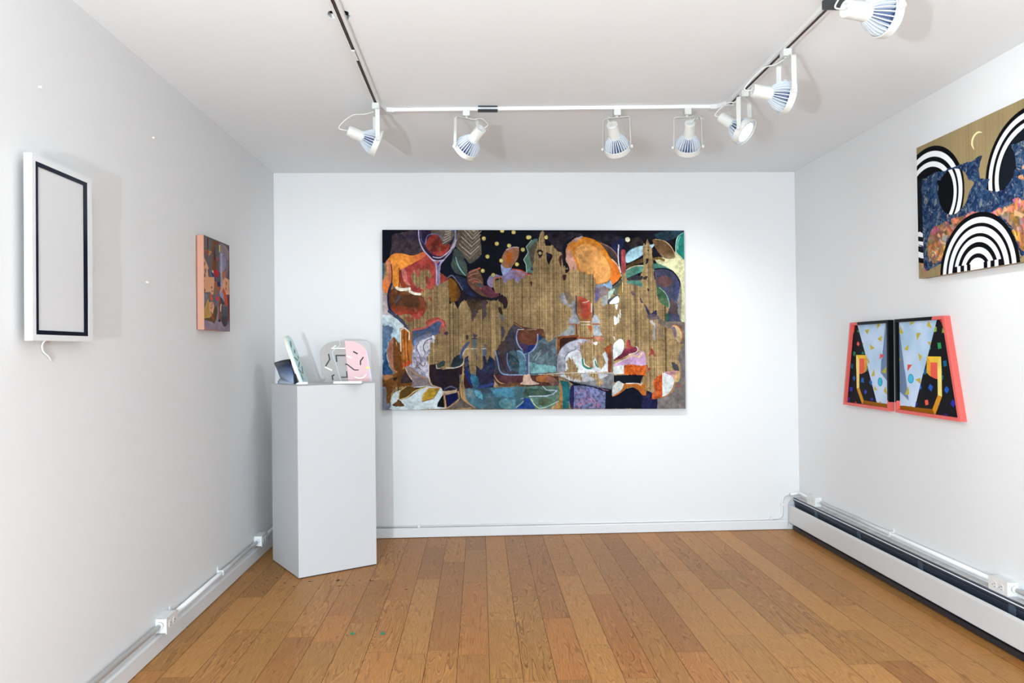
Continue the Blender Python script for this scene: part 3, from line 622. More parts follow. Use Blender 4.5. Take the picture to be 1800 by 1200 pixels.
    p(T3, [(75, 850), (120, 850), (125, 1000), (180, 1050), (180, 1090), (75, 1090)], '#7f8494', rough=0.004, mott=0.2)
    # plate with leaves
    p(T3, [(175, 1050), (180, 960), (230, 890), (400, 840), (560, 825), (740, 850), (770, 890), (750, 960), (700, 1040), (800, 1075), (480, 1090), (180, 1090)], '#c2cfd2', rough=0.002, mott=0.08)
    p(T3, [(262, 960), (270, 900), (340, 832), (480, 840), (590, 830), (480, 880), (380, 950), (290, 980)], '#5f441e', rough=0.002, mott=0.2); s(T3, [(345, 832), (275, 890), (265, 975)], 9, '#c0a070'); s(T3, [(265, 980), (360, 950), (450, 880), (590, 832)], 10, '#c2b080')
    p(T3, [(185, 1045), (240, 1000), (262, 975), (300, 1010), (325, 1052)], '#664228', rough=0.003, mott=0.25)
    p(T3, [(528, 1000), (540, 920), (600, 852), (725, 850), (700, 900), (650, 965), (590, 985)], '#a98a34', rough=0.001, mott=0.25, smooth=False); s(T3, [(520, 990), (540, 915), (600, 848), (730, 848)], 8, '#c89880', smooth=False); s(T3, [(725, 855), (655, 968), (530, 1002)], 6, '#7a3c38', smooth=False)
    # dark tumbler
    p(T3, [(608, 585), (700, 570), (760, 640), (860, 625), (990, 575), (1000, 700), (965, 900), (900, 870), (760, 880), (740, 840), (645, 815), (606, 720)], '#2a1d25', smooth=False, rough=0.002, mott=0.3)
    p(T3, [(700, 575), (760, 535), (790, 550), (770, 600), (700, 610)], '#3e4c4c', rough=0.005); p(T3, [(850, 600), (890, 510), (960, 470), (985, 560), (900, 610)], '#28363c', rough=0.004, mott=0.3)
    s(T3, [(745, 640), (745, 800), (780, 870), (870, 850), (925, 860)], 14, '#241e38', rough=0.001); s(T3, [(780, 860), (850, 830), (920, 855)], 14, '#5c6074', rough=0.002)
    p(T3, [(762, 885), (840, 880), (922, 862), (912, 905), (795, 925)], '#bda58c', mott=0.12, smooth=False); p(T3, [(790, 928), (930, 895), (935, 970), (815, 1065), (790, 1050)], '#10164a', mott=0.25, smooth=False); p(T3, [(695, 1058), (705, 1010), (765, 915), (780, 1070)], '#080a10', smooth=False); s(T3, [(770, 900), (790, 990), (798, 1070)], 10, '#c48a60', smooth=False)
    p(T3, [(950, 700), (985, 690), (970, 900), (1010, 990), (1120, 1065), (810, 1080), (940, 985)], '#645c54', smooth=False, rough=0.002, mott=0.2)
    s(T3, [(603, 480), (603, 700), (625, 800), (700, 835), (745, 850)], 8, '#c3ac90'); s(T3, [(688, 585), (692, 625), (740, 625)], 8, '#d0c0a4', smooth=False); s(T3, [(800, 622), (900, 618), (975, 590), (1000, 550)], 10, '#d0c8b8')
    s(T3, [(992, 600), (985, 720), (965, 800), (965, 900), (1000, 980), (1120, 1062)], 16, '#b68c5a'); s(T3, [(975, 700), (975, 780)], 14, '#8c8456'); s(T3, [(935, 880), (940, 980), (815, 1072)], 7, '#c09478')
    # blue wash and bottle shapes
    p(T3, [(1000, 560), (1010, 500), (1050, 485), (1055, 600), (1080, 700), (1130, 740), (1140, 590), (1190, 640), (1220, 600), (1215, 480), (1240, 470), (1260, 560), (1290, 480), (1350, 540), (1345, 700), (1340, 840), (1160, 850), (1020, 850), (1005, 700)], '#2b3654', rough=0.005, smooth=False, mott=0.35)
    p(T3, [(1080, 690), (1150, 720), (1180, 800), (1120, 850), (1080, 780)], '#3c7896', rough=0.006, mott=0.3); p(T3, [(1160, 620), (1240, 700), (1330, 640), (1340, 760), (1240, 800), (1180, 780)], '#332f4a', rough=0.008, mott=0.3); s(T3, [(1015, 640), (1050, 740), (1090, 850)], 14, '#182a78')
    p(T3, [(1005, 700), (1050, 780), (1080, 850), (1010, 850)], '#3a2024', rough=0.003)
    s(T3, [(965, 500), (985, 420), (1050, 335)], 30, '#4c5a80', rough=0.003); s(T3, [(985, 480), (1010, 420), (1045, 400)], 8, '#bcb8ac', rough=0.002)
    p(T3, [(1095, 290), (1140, 290), (1140, 390), (1095, 390)], '#66707c', smooth=False, rough=0.003); s(T3, [(1090, 288), (1145, 292)], 10, '#2a3050'); s(T3, [(1085, 402), (1145, 402)], 7, '#c4c0b0'); s(T3, [(1115, 410), (1140, 480), (1145, 520)], 18, '#5e6878', rough=0.004)
    p(T3, [(1215, 400), (1250, 400), (1250, 480), (1215, 480)], '#5f6f82', rough=0.003); s(T3, [(1210, 402), (1255, 402)], 6, '#c4c0b0'); p(T3, [(1020, 270), (1040, 240), (1055, 290), (1030, 310)], '#4c4040', rough=0.005); p(T3, [(1100, 230), (1150, 250), (1120, 280)], '#4e4450', rough=0.006); p(T3, [(1225, 350), (1245, 350), (1240, 390)], '#5e6c78', rough=0.005)
    p(T3, [(1095, -10), (1150, -10), (1120, 60), (1095, 100)], '#564648', rough=0.006); p(T3, [(1205, -10), (1250, -10), (1235, 60), (1212, 60)], '#50464a', rough=0.006); p(T3, [(1410, 20), (1440, 30), (1440, 90), (1415, 80)], '#5a6468', rough=0.005); p(T3, [(1420, 160), (1460, 170), (1450, 250), (1425, 290)], '#4e4658', rough=0.006)
    # slate ground behind the goblet
    p(T3, [(1370, 420), (1440, 330), (1500, 220), (1560, 120), (1650, 160), (1900, 190), (1900, 830), (1400, 790), (1350, 700), (1345, 560)], '#47444f', smooth=False, rough=0.005, mott=0.3)
    p(T3, [(1370, 420), (1440, 310), (1520, 380), (1440, 470)], '#4a3c3c', rough=0.01, mott=0.3, a=0.8); s(T3, [(1570, 105), (1640, 145), (1740, 178)], 12, '#6a2c24', rough=0.005)
    p(T3, [(1385, 480), (1470, 470), (1480, 600), (1460, 660), (1410, 600)], '#43383e', rough=0.004); p(T3, [(1595, 425), (1690, 460), (1710, 690), (1620, 690), (1620, 540)], '#537a8c', rough=0.004, mott=0.25); p(T3, [(1510, 450), (1580, 430), (1620, 540), (1615, 650), (1540, 650), (1500, 560)], '#3e5560', rough=0.005, mott=0.3); p(T3, [(1740, 450), (1900, 380), (1900, 690), (1740, 690)], '#5f8f9c', rough=0.006, mott=0.3)
    s(T3, [(1490, 455), (1490, 560), (1530, 650)], 10, '#6c80b4'); s(T3, [(1500, 470), (1570, 500), (1615, 560)], 9, '#2c2c30'); s(T3, [(1360, 420), (1420, 540), (1480, 660)], 8, '#262440')
    s(T3, [(1355, 430), (1385, 560), (1400, 640), (1450, 690), (1600, 700), (1700, 698)], 13, '#7f94b8')
    p(T3, [(1350, 690), (1440, 705), (1705, 705), (1700, 765), (1640, 800), (1660, 830), (1400, 830), (1345, 760)], '#56343a', smooth=False, rough=0.002, mott=0.25); s(T3, [(1340, 705), (1390, 775), (1460, 800), (1550, 798)], 11, '#b8926a'); p(T3, [(1430, 800), (1640, 785), (1850, 800), (1850, 825), (1440, 830)], '#6a4634', rough=0.003)
    p(T3, [(1600, 190), (1760, 190), (1900, 195), (1900, 440), (1720, 445), (1650, 400), (1600, 310)], '#643c30', rough=0.001, mott=0.25); p(T3, [(1610, 310), (1680, 400), (1760, 350), (1900, 350), (1900, 440), (1720, 440), (1650, 400)], '#43365a', rough=0.004, mott=0.2); p(T3, [(1700, 420), (1760, 355), (1900, 330), (1850, 440), (1730, 445)], '#203a7c', rough=0.003)
    s(T3, [(1610, 188), (1740, 184)], 9, '#c4bdb0'); s(T3, [(1605, 200), (1592, 280), (1620, 370), (1680, 430), (1730, 448), (1790, 430)], 13, '#8494bc'); s(T3, [(1600, 425), (1650, 445), (1690, 500), (1700, 560)], 8, '#9aa8b8')
    s(T3, [(1718, 450), (1720, 560), (1722, 700)], 18, '#3c5c94'); s(T3, [(1732, 500), (1732, 680)], 5, '#c4b4a4'); p(T3, [(1635, 795), (1690, 760), (1715, 690), (1740, 690), (1770, 760), (1860, 795), (1750, 808)], '#c6a898', mott=0.12, smooth=False)
    # table band of blue
    p(T3, [(1010, 852), (1300, 840), (1480, 838), (1800, 826), (1900, 826), (1900, 1085), (1150, 1085), (1060, 1020), (1020, 950)], '#4a7080', smooth=False, rough=0.001, mott=0.3, ms=14)
    for q, c in (([(1110, 890), (1190, 900), (1200, 980), (1150, 960)], '#6cb0c8'), ([(1320, 860), (1560, 860), (1580, 920), (1480, 960), (1360, 930)], '#5a9cba'), ([(1150, 860), (1290, 850), (1320, 900), (1200, 900)], '#4a4c60'), ([(1400, 990), (1560, 980), (1560, 1060), (1430, 1070)], '#5f949e'), ([(1250, 960), (1350, 960), (1330, 1070), (1240, 1060)], '#5f7880'), ([(1020, 860), (1090, 870), (1120, 960), (1050, 960)], '#6f8890'), ([(1560, 850), (1700, 840), (1690, 960), (1600, 960)], '#4f7882')): p(T3, q, c, rough=0.012, mott=0.25, a=0.75)
    s(T3, [(1160, 840), (1220, 830), (1330, 800)], 30, '#3c4e94', rough=0.006, a=0.8)
    p(T3, [(1590, 1080), (1640, 1040), (1700, 960), (1730, 925), (1790, 1000), (1850, 1080)], '#1e3c8c', mott=0.25, smooth=False); s(T3, [(1590, 1065), (1660, 1010), (1715, 935)], 8, '#a8b8b0'); s(T3, [(1735, 925), (1780, 1000), (1850, 1075)], 8, '#c8c890'); s(T3, [(1640, 968), (1740, 950)], 8, '#a8b8bc'); s(T3, [(1700, 880), (1760, 840), (1800, 838)], 10, '#36584c')
    p(T3, [(1700, 870), (1760, 842), (1900, 840), (1900, 910), (1740, 915)], '#587468', rough=0.002, mott=0.2)
    # --- right half, lower
    p(T4, [(-60, 180), (72, 185), (90, 240), (88, 330), (40, 400), (-60, 440)], '#6c4232', rough=0.001, mott=0.25); p(T4, [(-60, 360), (40, 345), (60, 370), (0, 430), (-60, 440)], '#2a3a78', rough=0.002)
    p(T4, [(0, 450), (90, 360), (110, 280), (160, 265), (215, 320), (290, 262), (305, 420), (300, 640), (150, 655), (-40, 655), (-40, 460)], '#5d7079', smooth=False, rough=0.005, mott=0.3); p(T4, [(0, 540), (120, 560), (290, 580), (300, 645), (-20, 655)], '#79aaae', rough=0.01, mott=0.25, a=0.85); p(T4, [(120, 320), (180, 340), (200, 420), (120, 440)], '#4e525a', rough=0.01, a=0.7)
    p(T4, [(100, 250), (140, 260), (120, 300), (95, 280)], '#22407c', rough=0.003); s(T4, [(92, 240), (85, 340), (40, 410), (-20, 435)], 10, '#aab4cc')
    for q in ([(40, 500), (90, 430)], [(70, 510), (130, 430)], [(90, 460), (130, 400)]): s(T4, q, 5, '#a0b0b4')
    # plate and rust arch
    p(T4, [(305, 440), (315, 260), (420, 240), (535, 240), (530, 280), (420, 330), (340, 420)], '#3a2119', smooth=False, mott=0.3); s(T4, [(320, 440), (325, 280), (360, 256), (530, 250)], 24, '#84482a', smooth=False)
    p(T4, [(300, 600), (305, 500), (335, 410), (400, 340), (490, 295), (580, 285), (640, 300), (600, 380), (480, 440), (440, 560), (400, 660), (340, 655)], '#a3a5b2', rough=0.003, mott=0.25); s(T4, [(300, 640), (302, 500), (340, 400), (420, 325), (530, 288)], 8, '#4a4c5c')
    p(T4, [(400, 600), (400, 480), (450, 420), (520, 395), (560, 420), (580, 500), (600, 590), (700, 600), (700, 500), (710, 470), (740, 520), (760, 600), (800, 600), (840, 540), (800, 450), (830, 420), (862, 500), (862, 640), (500, 655), (400, 650)], '#ccd2d6', smooth=False, rough=0.002, mott=0.12)
    s(T4, [(385, 505), (420, 440), (510, 395)], 6, '#2c3038'); s(T4, [(845, 430), (862, 500), (862, 600)], 8, '#7c82a0')
    cloth(T4, [(560, 400), (560, 350), (600, 310), (700, 320), (760, 400), (800, 440), (780, 480), (810, 560), (780, 610), (740, 560), (710, 470), (695, 520), (690, 590), (610, 560), (590, 480)], 0.005)
    cloth(T4, [(400, 540), (440, 480), (480, 500), (500, 560), (540, 600), (520, 640), (560, 720), (480, 720), (380, 680), (385, 640), (430, 600)], 0.006)
    s(T4, [(582, 505), (592, 570), (630, 600), (675, 605)], 18, '#258478'); s(T4, [(722, 525), (732, 565), (752, 590)], 14, '#258478'); s(T4, [(598, 500), (610, 560), (660, 590)], 8, '#e8ecec')
    for q in ([(540, 320), (600, 340), (560, 360)], [(560, 400), (600, 400)], [(640, 290), (700, 310), (690, 330)]): p(T4, q+[(q[0][0]+10, q[0][1]+30)], '#b08a80', rough=0.006, a=0.8)
    p(T4, [(415, 180), (440, 130), (500, 125), (502, 235), (420, 245), (310, 250), (380, 200)], '#868c8c', smooth=False, rough=0.003, mott=0.2); p(T4, [(700, 130), (765, 130), (775, 180), (802, 245), (700, 245)], '#9aa2a8', smooth=False, rough=0.003, mott=0.2)
    p(T4, [(440, 60), (500, 10), (545, 60), (540, 115), (430, 110)], '#8a8c92', rough=0.004, mott=0.3); p(T4, [(690, 60), (720, 40), (765, 70), (765, 110), (690, 105)], '#9aa0a6', rough=0.004)
    s(T4, [(428, 122), (545, 122)], 10, '#a24c30', smooth=False); s(T4, [(690, 122), (775, 122)], 10, '#a24c30', smooth=False); s(T4, [(515, 125), (520, 230)], 18, '#7c3c26', smooth=False); p(T4, [(640, 140), (690, 150), (680, 210), (660, 190)], '#a05a38', rough=0.004); s(T4, [(560, 92), (665, 92)], 8, '#cfc8b8'); s(T4, [(570, 128), (660, 126)], 7, '#cfc8b8'); p(T4, [(520, -10), (550, 70), (545, 90), (680, 90), (690, 60), (690, -10)], '#99683e', rough=0.001, smooth=False); p(T4, [(560, -10), (600, 60), (650, 50), (670, -10)], '#a84a3a', rough=0.003)
    s(T4, [(530, 270), (640, 275), (760, 262), (805, 262)], 16, '#96503a', rough=0.003); p(T4, [(705, 262), (800, 258), (815, 300), (740, 300)], '#b87868', rough=0.003, mott=0.2); p(T4, [(705, 320), (745, 320), (735, 350), (712, 345)], '#d8dadc', rough=0.003)
    p(T4, [(820, 385), (880, 345), (903, 340), (915, 480), (900, 505), (870, 500), (850, 440)], '#8a4628', rough=0.002, mott=0.2); p(T4, [(865, 520), (905, 520), (890, 640), (862, 640)], '#8a4628', rough=0.003)
    s(T4, [(908, 345), (910, 500), (905, 650), (915, 750)], 14, '#6f6c66', smooth=False)
    p(T4, [(922, 352), (960, 300), (995, 280), (1030, 310), (1035, 370), (1010, 440), (965, 480), (920, 495)], '#d6dada', rough=0.001, mott=0.1)
    for q in ([(925, 30), (965, 60), (960, 110), (935, 120)], [(965, 0), (985, 30), (975, 110), (960, 80)], [(915, 245), (935, 260), (930, 300)], [(912, 150), (920, 200)]): p(T4, q+[(q[0][0]+5, q[0][1]+12)], '#d6d8d4', rough=0.004)
    p(T4, [(920, 515), (1000, 450), (1040, 400), (1070, 360), (1078, 300), (1100, 290), (1115, 360), (1175, 370), (1185, 400), (1150, 435), (1080, 455), (1000, 500)], '#7b3346', rough=0.003, mott=0.2); p(T4, [(1060, 370), (1080, 295), (1110, 360), (1150, 375), (1080, 390)], '#a64a44', rough=0.004); s(T4, [(1170, 365), (1190, 395), (1165, 430), (1090, 450)], 9, '#d0ccd4')
    p(T4, [(925, 565), (1000, 520), (1070, 490), (1120, 450), (1180, 440), (1240, 415), (1265, 450), (1272, 560), (1180, 570), (1100, 560), (1000, 575), (940, 590)], '#b897b8', rough=0.002, mott=0.1); s(T4, [(1070, 478), (1130, 455), (1190, 480), (1230, 440)], 20, '#d8b490', rough=0.003); s(T4, [(930, 560), (1040, 505), (1120, 475)], 8, '#cfc0b0')
    p(T4, [(920, 585), (1000, 570), (1032, 572), (1036, 665), (920, 668)], '#ccd0ce', smooth=False, rough=0.002, mott=0.12)
    p(T4, [(1034, 575), (1080, 562), (1140, 560), (1200, 580), (1272, 565), (1272, 690), (1240, 690), (1034, 668)], '#c75f2c', smooth=False, rough=0.001, mott=0.35, ms=90)
    s(T4, [(1285, 570), (1300, 640)], 12, '#9c4c44', rough=0.003)
    p(T4, [(918, 680), (1100, 672), (1250, 680), (1232, 720), (1215, 765), (1060, 775), (925, 752)], '#151c26', rough=0.003, mott=0.3, smooth=False)
    # long knife shape
    p(T4, [(300, 665), (500, 655), (925, 652), (920, 832), (800, 820), (700, 795), (560, 765), (420, 720)], '#7d8084', smooth=False, rough=0.001, mott=0.2); p(T4, [(360, 672), (830, 665), (800, 710), (620, 750), (480, 745), (400, 710)], '#a6aab0', rough=0.002, mott=0.2)
    cloth(T4, [(380, 650), (560, 660), (580, 725), (480, 725), (400, 690)], 0.005); cloth(T4, [(650, 660), (740, 640), (760, 700), (815, 760), (800, 790), (735, 775), (740, 720), (660, 700)], 0.005)
    s(T4, [(100, 668), (300, 660), (500, 652), (700, 655), (925, 655)], 7, '#c8c0b0'); s(T4, [(0, 665), (160, 660), (300, 652)], 8, '#2a3440'); s(T4, [(300, 690), (430, 735), (600, 775), (750, 808), (905, 835)], 7, '#2c4a6a')
    # navy ground along the bottom
    p(T4, [(430, 740), (560, 772), (750, 812), (905, 838), (905, 905), (1000, 870), (1060, 825), (1150, 805), (1230, 870), (1275, 900), (1290, 860), (1340, 880), (1400, 930), (1410, 1040), (820, 1045), (835, 860), (500, 800)], '#0f1528', smooth=False, rough=0.002, mott=0.3)
    p(T4, [(1240, 960), (1290, 860), (1340, 870), (1400, 930), (1410, 1045), (1250, 1040)], '#25284e', rough=0.008, mott=0.25)
    p(T4, [(485, 795), (560, 790), (700, 810), (835, 862), (830, 1045), (480, 1045)], '#666c90', smooth=False, rough=0.001, mott=0.5, ms=70)
    for k in range(16):
        rs = random.Random(k); x = 500+rs.random()*300; y = 820+rs.random()*190; s(T4, [(x, y), (x+rs.uniform(-50, 60), y+rs.uniform(10, 50)), (x+rs.uniform(-80, 80), y+rs.uniform(20, 80))], 7, '#b0748a', rough=0.004, a=0.8)
    p(T4, [(440, 860), (460, 795), (488, 790), (485, 1035), (455, 1030), (438, 950)], '#282a58', mott=0.2)
    p(T4, [(340, 735), (430, 745), (445, 800), (438, 1045), (365, 1045), (365, 850)], '#28666c', smooth=False, rough=0.002, mott=0.25); p(T4, [(325, 790), (362, 800), (365, 1045), (262, 1045), (330, 980)], '#a27a4c', smooth=False, rough=0.004, mott=0.3)
    p(T4, [(-60, 800), (150, 795), (320, 790), (335, 850), (325, 960), (230, 1045), (40, 1045), (-60, 920)], '#5b7c70', smooth=False, rough=0.001, mott=0.2); p(T4, [(-40, 830), (130, 830), (240, 870), (180, 900), (-40, 905)], '#3d564c', rough=0.003, mott=0.2); p(T4, [(105, 960), (150, 925), (230, 935), (250, 960), (160, 1010), (110, 1000)], '#52624c', rough=0.002)
    s(T4, [(150, 800), (190, 840), (305, 845), (260, 885), (190, 905), (0, 908)], 10, '#b4bcd0', smooth=False); s(T4, [(20, 935), (60, 1000), (110, 1040)], 7, '#c0c8a0'); s(T4, [(320, 960), (200, 1020), (120, 1040)], 7, '#b8c8b8')
    p(T4, [(-60, 925), (0, 925), (70, 1045), (-60, 1045)], '#2a4888', smooth=False, mott=0.25)
    p(T4, [(-60, 672), (100, 675), (320, 690), (330, 760), (320, 795), (-60, 798)], '#5a3a34', smooth=False, rough=0.002, mott=0.25); p(T4, [(75, 720), (90, 688), (180, 680), (270, 705), (300, 745), (230, 755), (100, 748)], '#a4683c', rough=0.001, mott=0.15); p(T4, [(180, 700), (300, 720), (320, 780), (240, 790)], '#7a5858', rough=0.006, a=0.7); p(T4, [(-60, 680), (0, 690), (40, 750), (75, 770), (0, 778), (-60, 778)], '#c4a488', mott=0.12)
    # orange kite bottom
    p(T4, [(905, 912), (908, 850), (960, 770), (1030, 770), (1130, 765), (1205, 770), (1240, 790), (1270, 755), (1278, 900), (1235, 895), (1190, 840), (1130, 805), (1060, 820), (1000, 870), (950, 900)], '#b8682c', smooth=False, rough=0.001, mott=0.2); s(T4, [(1060, 768), (1180, 768), (1215, 785), (1235, 760)], 9, '#d8d0c8')
    p(T4, [(907, 905), (912, 800), (960, 745), (985, 742), (1034, 772), (1020, 820), (985, 860)], '#ced3d1', smooth=False, rough=0.001, mott=0.12)
    # grey-mauve border at the right
    p(T4, [(1400, 1045), (1405, 930), (1480, 915), (1570, 860), (1600, 760), (1660, 700), (1655, 600), (1625, 500), (1640, 420), (1700, 320), (1720, 320), (1720, 1045)], '#7b7472', smooth=False, rough=0.003, mott=0.2, ms=14)
    p(T4, [(1400, 50), (1500, 90), (1690, 96), (1720, 96), (1720, 340), (1650, 340), (1600, 300), (1560, 180), (1450, 140), (1380, 100)], '#73675f', smooth=False, rough=0.006, mott=0.25)
    p(T4, [(1500, 0), (1530, 40), (1520, 92), (1490, 80)], '#2c5a4a', rough=0.003); p(T4, [(1290, 20), (1380, 20), (1420, 60), (1340, 80), (1290, 60)], '#5c545c', rough=0.008, a=0.8); s(T4, [(1330, 90), (1370, 130), (1360, 200), (1365, 290)], 26, '#a4a4a8', rough=0.006, a=0.8); s(T4, [(1380, 130), (1430, 200), (1440, 260)], 12, '#7c7478', rough=0.004)
    p(T4, [(1558, 160), (1580, 130), (1620, 145), (1655, 190), (1672, 250), (1655, 310), (1640, 325), (1605, 290), (1575, 230)], '#b7a27a', mott=0.1); p(T4, [(1560, 160), (1590, 150), (1610, 220), (1600, 270), (1575, 230)], '#5c4c70', rough=0.003, a=0.8); s(T4, [(1572, 132), (1620, 142), (1660, 195), (1675, 250), (1655, 315)], 7, '#c45c28')
    p(T4, [(1560, 540), (1610, 560), (1640, 640), (1600, 640), (1570, 600)], '#4c4a54', rough=0.005)
    p(T4, [(1340, 940), (1345, 880), (1370, 850), (1355, 760), (1385, 700), (1450, 665), (1460, 700), (1460, 912), (1400, 935)], '#c65c34', smooth=False, rough=0.002, mott=0.35, ms=80)
    p(T4, [(1453, 650), (1500, 655), (1560, 690), (1588, 740), (1570, 810), (1530, 870), (1500, 895), (1453, 912)], '#d0d5d4', smooth=False, rough=0.001, mott=0.08); s(T4, [(1588, 750), (1565, 830), (1510, 895), (1455, 918)], 8, '#c07038')
    p(T4, [(1470, 645), (1560, 630), (1645, 635), (1640, 700), (1600, 745), (1560, 690), (1500, 660)], '#c08f8c', rough=0.003, mott=0.2); p(T4, [(1590, 690), (1610, 640), (1640, 645), (1640, 730), (1600, 750)], '#c8a874', mott=0.1); s(T4, [(1480, 640), (1530, 670), (1570, 640)], 7, '#9c70a8', rough=0.003)
    for q in ([(1325, 385), (1345, 395), (1385, 470), (1360, 460), (1335, 450), (1310, 465), (1325, 420)], [(1300, 600), (1320, 600), (1310, 635)], [(1310, 815), (1335, 830), (1320, 840)]): p(T4, q, '#9c403c', rough=0.004)
    p(T4, [(1600, 780), (1650, 780), (1645, 810), (1610, 812)], '#a85450', rough=0.008, a=0.6)
    # goblet again, in front of the ground on both sides
    p(T4, [(-78, 200), (72, 190), (92, 240), (85, 330), (40, 405), (-20, 440), (-60, 400)], '#6c4232', rough=0.001, mott=0.25); p(T4, [(-60, 372), (40, 345), (68, 362), (10, 430), (-30, 445)], '#263672', rough=0.002); p(T4, [(-90, 330), (-20, 350), (-30, 440), (-70, 400)], '#46385a', rough=0.003)
    s(T4, [(95, 232), (90, 320), (50, 395), (-10, 440), (-45, 446)], 12, '#8e9cc4'); s(T4, [(-20, 185), (40, 182), (75, 180)], 7, '#a58a78', rough=0.002)
    s(T3, [(1718, 450), (1720, 560), (1722, 700)], 20, '#3c5c94'); s(T3, [(1732, 470), (1734, 690)], 7, '#c4b4a4'); s(T3, [(1702, 460), (1706, 690)], 5, '#22304c')
    p(T3, [(1635, 795), (1690, 765), (1715, 690), (1742, 690), (1768, 762), (1850, 795), (1750, 808)], '#c6a898', mott=0.12, smooth=False); s(T3, [(1640, 800), (1745, 808), (1845, 798)], 6, '#dccabc')
    # dry paint: the linen shows through here and there
    n = 0.7*vnoise(A.U, A.V*0.5, 240, 81)+0.8*vnoise(A.U, A.V, 48, 82)+0.5*vnoise(A.U, A.V, 14, 83)
    wd = (np.clip((n-0.36)/0.14, 0, 1)*0.4*np.clip((A.C.max(1)-0.04)/0.05, 0, 1))[:, None]; A.C = A.C*(1-wd)+bare*wd
    A.C *= (1+0.38*vnoise(A.U, A.V, 17, 84)+0.3*vnoise(A.U, A.V, 70, 85))[:, None]
    # linen texture comes through the thin paint
    A.C *= (weave(A, amt=0.16, px=0.003)*(1+0.22*vnoise(A.U, A.V, 120, 18)+0.18*vnoise(A.U, A.V, 45, 19)))[:, None]
    L_ = A.C.mean(1, keepdims=True); A.C = np.clip(L_+(A.C-L_)*1.05, 0, 1)*(0.62+0.40*np.clip(L_/0.35, 0, 1)**0.6)
    return A.C
def art_small(P):
    xf = XL+0.038
    loc = lambda x, y: (lambda q: (q.y, q.z))(onto(x, y, 0, xf))
    A = Art(P[:, 1], P[:, 2], '#6a6068', loc, E_SMALL); p, s, d = A.poly, A.stroke, A.dot
    A.n1 *= 0.6; A.n2 *= 0.6; R = 0.002
    S = (340, 405, 12.63); Q = (340, 490, 12.0)
    S2 = lambda L_: L_
    p(S, [(180, 80), (820, 340), (820, 700), (180, 700)], '#625a60', smooth=False, mott=0.2)
    p(S, [(225, 120), (440, 210), (480, 300), (430, 440), (330, 450), (225, 450)], '#5b5e5c', rough=R)
    p(S, [(180, 110), (235, 110), (238, 440), (180, 470)], '#a0492f', rough=R); p(S, [(305, 150), (332, 160), (332, 440), (308, 440)], '#5e1f22', smooth=False, rough=R)
    p(S, [(440, 210), (580, 270), (480, 340), (440, 430), (400, 450), (420, 340)], '#70432f', rough=R)
    p(S, [(240, 480), (420, 450), (410, 620), (400, 780), (425, 960), (330, 1020), (330, 830), (270, 680), (228, 580)], '#5f5a5e', rough=R, smooth=False)
    p(S, [(235, 450), (290, 430), (400, 465), (380, 520), (345, 550)], '#a28252', rough=R); p(S, [(250, 440), (330, 435), (340, 520), (300, 560), (265, 510)], '#8b4a3d', rough=R)
    p(S, [(410, 450), (470, 340), (492, 600), (520, 650), (505, 880), (410, 900)], '#6c3f22', smooth=False, rough=R, mott=0.2); p(S, [(458, 640), (470, 360), (486, 420), (495, 640)], '#2a2a3c', rough=R); s(S, [(420, 500), (415, 900)], 16, '#9c5a2c'); s(S, [(480, 660), (475, 860)], 16, '#4e3018')
    p(S, [(490, 330), (560, 280), (560, 600), (560, 900), (510, 880), (500, 500)], '#57504e', smooth=False, rough=R); p(S, [(505, 590), (550, 620), (545, 670), (510, 670)], '#9c4a34', rough=R)
    p(S, [(600, 300), (720, 350), (770, 420), (790, 500), (775, 680), (720, 680), (660, 590), (610, 480)], '#87747a', rough=R, mott=0.15)
    p(S, [(715, 330), (830, 380), (830, 1100), (745, 1110), (750, 900), (780, 660), (790, 470)], '#574650', smooth=False, rough=R); p(S, [(700, 690), (780, 680), (770, 900), (720, 1040), (690, 1040)], '#76686e', rough=R)
    p(S, [(600, 500), (680, 550), (730, 680), (715, 860), (670, 930), (620, 900), (595, 820)], '#837e98', rough=R); s(S, [(600, 820), (620, 900), (660, 925), (710, 870), (715, 810)], 20, '#23284a')
    p(S, [(590, 490), (642, 510), (645, 1200), (592, 1200)], '#9794ae', smooth=False, rough=0.001)
    s(S, [(582, 345), (582, 460)], 56, '#c9c25c', mott=0.15); s(S, [(598, 345), (600, 460)], 12, '#9a9038')
    s(S, [(640, 590), (690, 560), (735, 680), (790, 670)], 8, '#4a3a44'); s(S, [(770, 700), (760, 850), (715, 1030)], 8, '#4a3a44')
    p(S, [(400, 900), (470, 1000), (520, 1140), (450, 1140), (420, 1050)], '#28405f', rough=R); p(S, [(520, 1000), (600, 930), (602, 1150), (525, 1150)], '#48534f', smooth=False, rough=R)
    p(S, [(410, 890), (440, 890), (445, 940), (420, 930)], '#d6b49c'); p(S, [(640, 920), (690, 900), (720, 1000), (700, 1060), (650, 1200), (640, 1200)], '#a0623e', rough=R)
    # bare salmon ground
    g = '#d29b74'
    p(S, [(180, 470), (225, 480), (235, 600), (290, 720), (340, 830), (322, 910), (330, 1020), (400, 1055), (440, 1100), (480, 1210), (180, 1210)], g, smooth=False, rough=R, mott=0.05)
    p(S, [(700, 1040), (745, 1110), (830, 1110), (830, 1220), (650, 1220)], g, rough=R, mott=0.05)
    for x, y, a, b in ((252, 735, 14, 50), (228, 790, 10, 26), (268, 890, 16, 55), (228, 880, 10, 40), (322, 880, 8, 30), (250, 1000, 22, 60), (234, 1120, 9, 40), (340, 830, 10, 16)): d(S, (x, y), a, '#7a5a4e', rough=0.003, ry=b)
    p(Q, [(180, -40), (440, -40), (445, 60), (440, 290), (400, 345), (345, 275), (280, 275), (230, 300), (180, 300)], g, smooth=False, rough=R, mott=0.05)
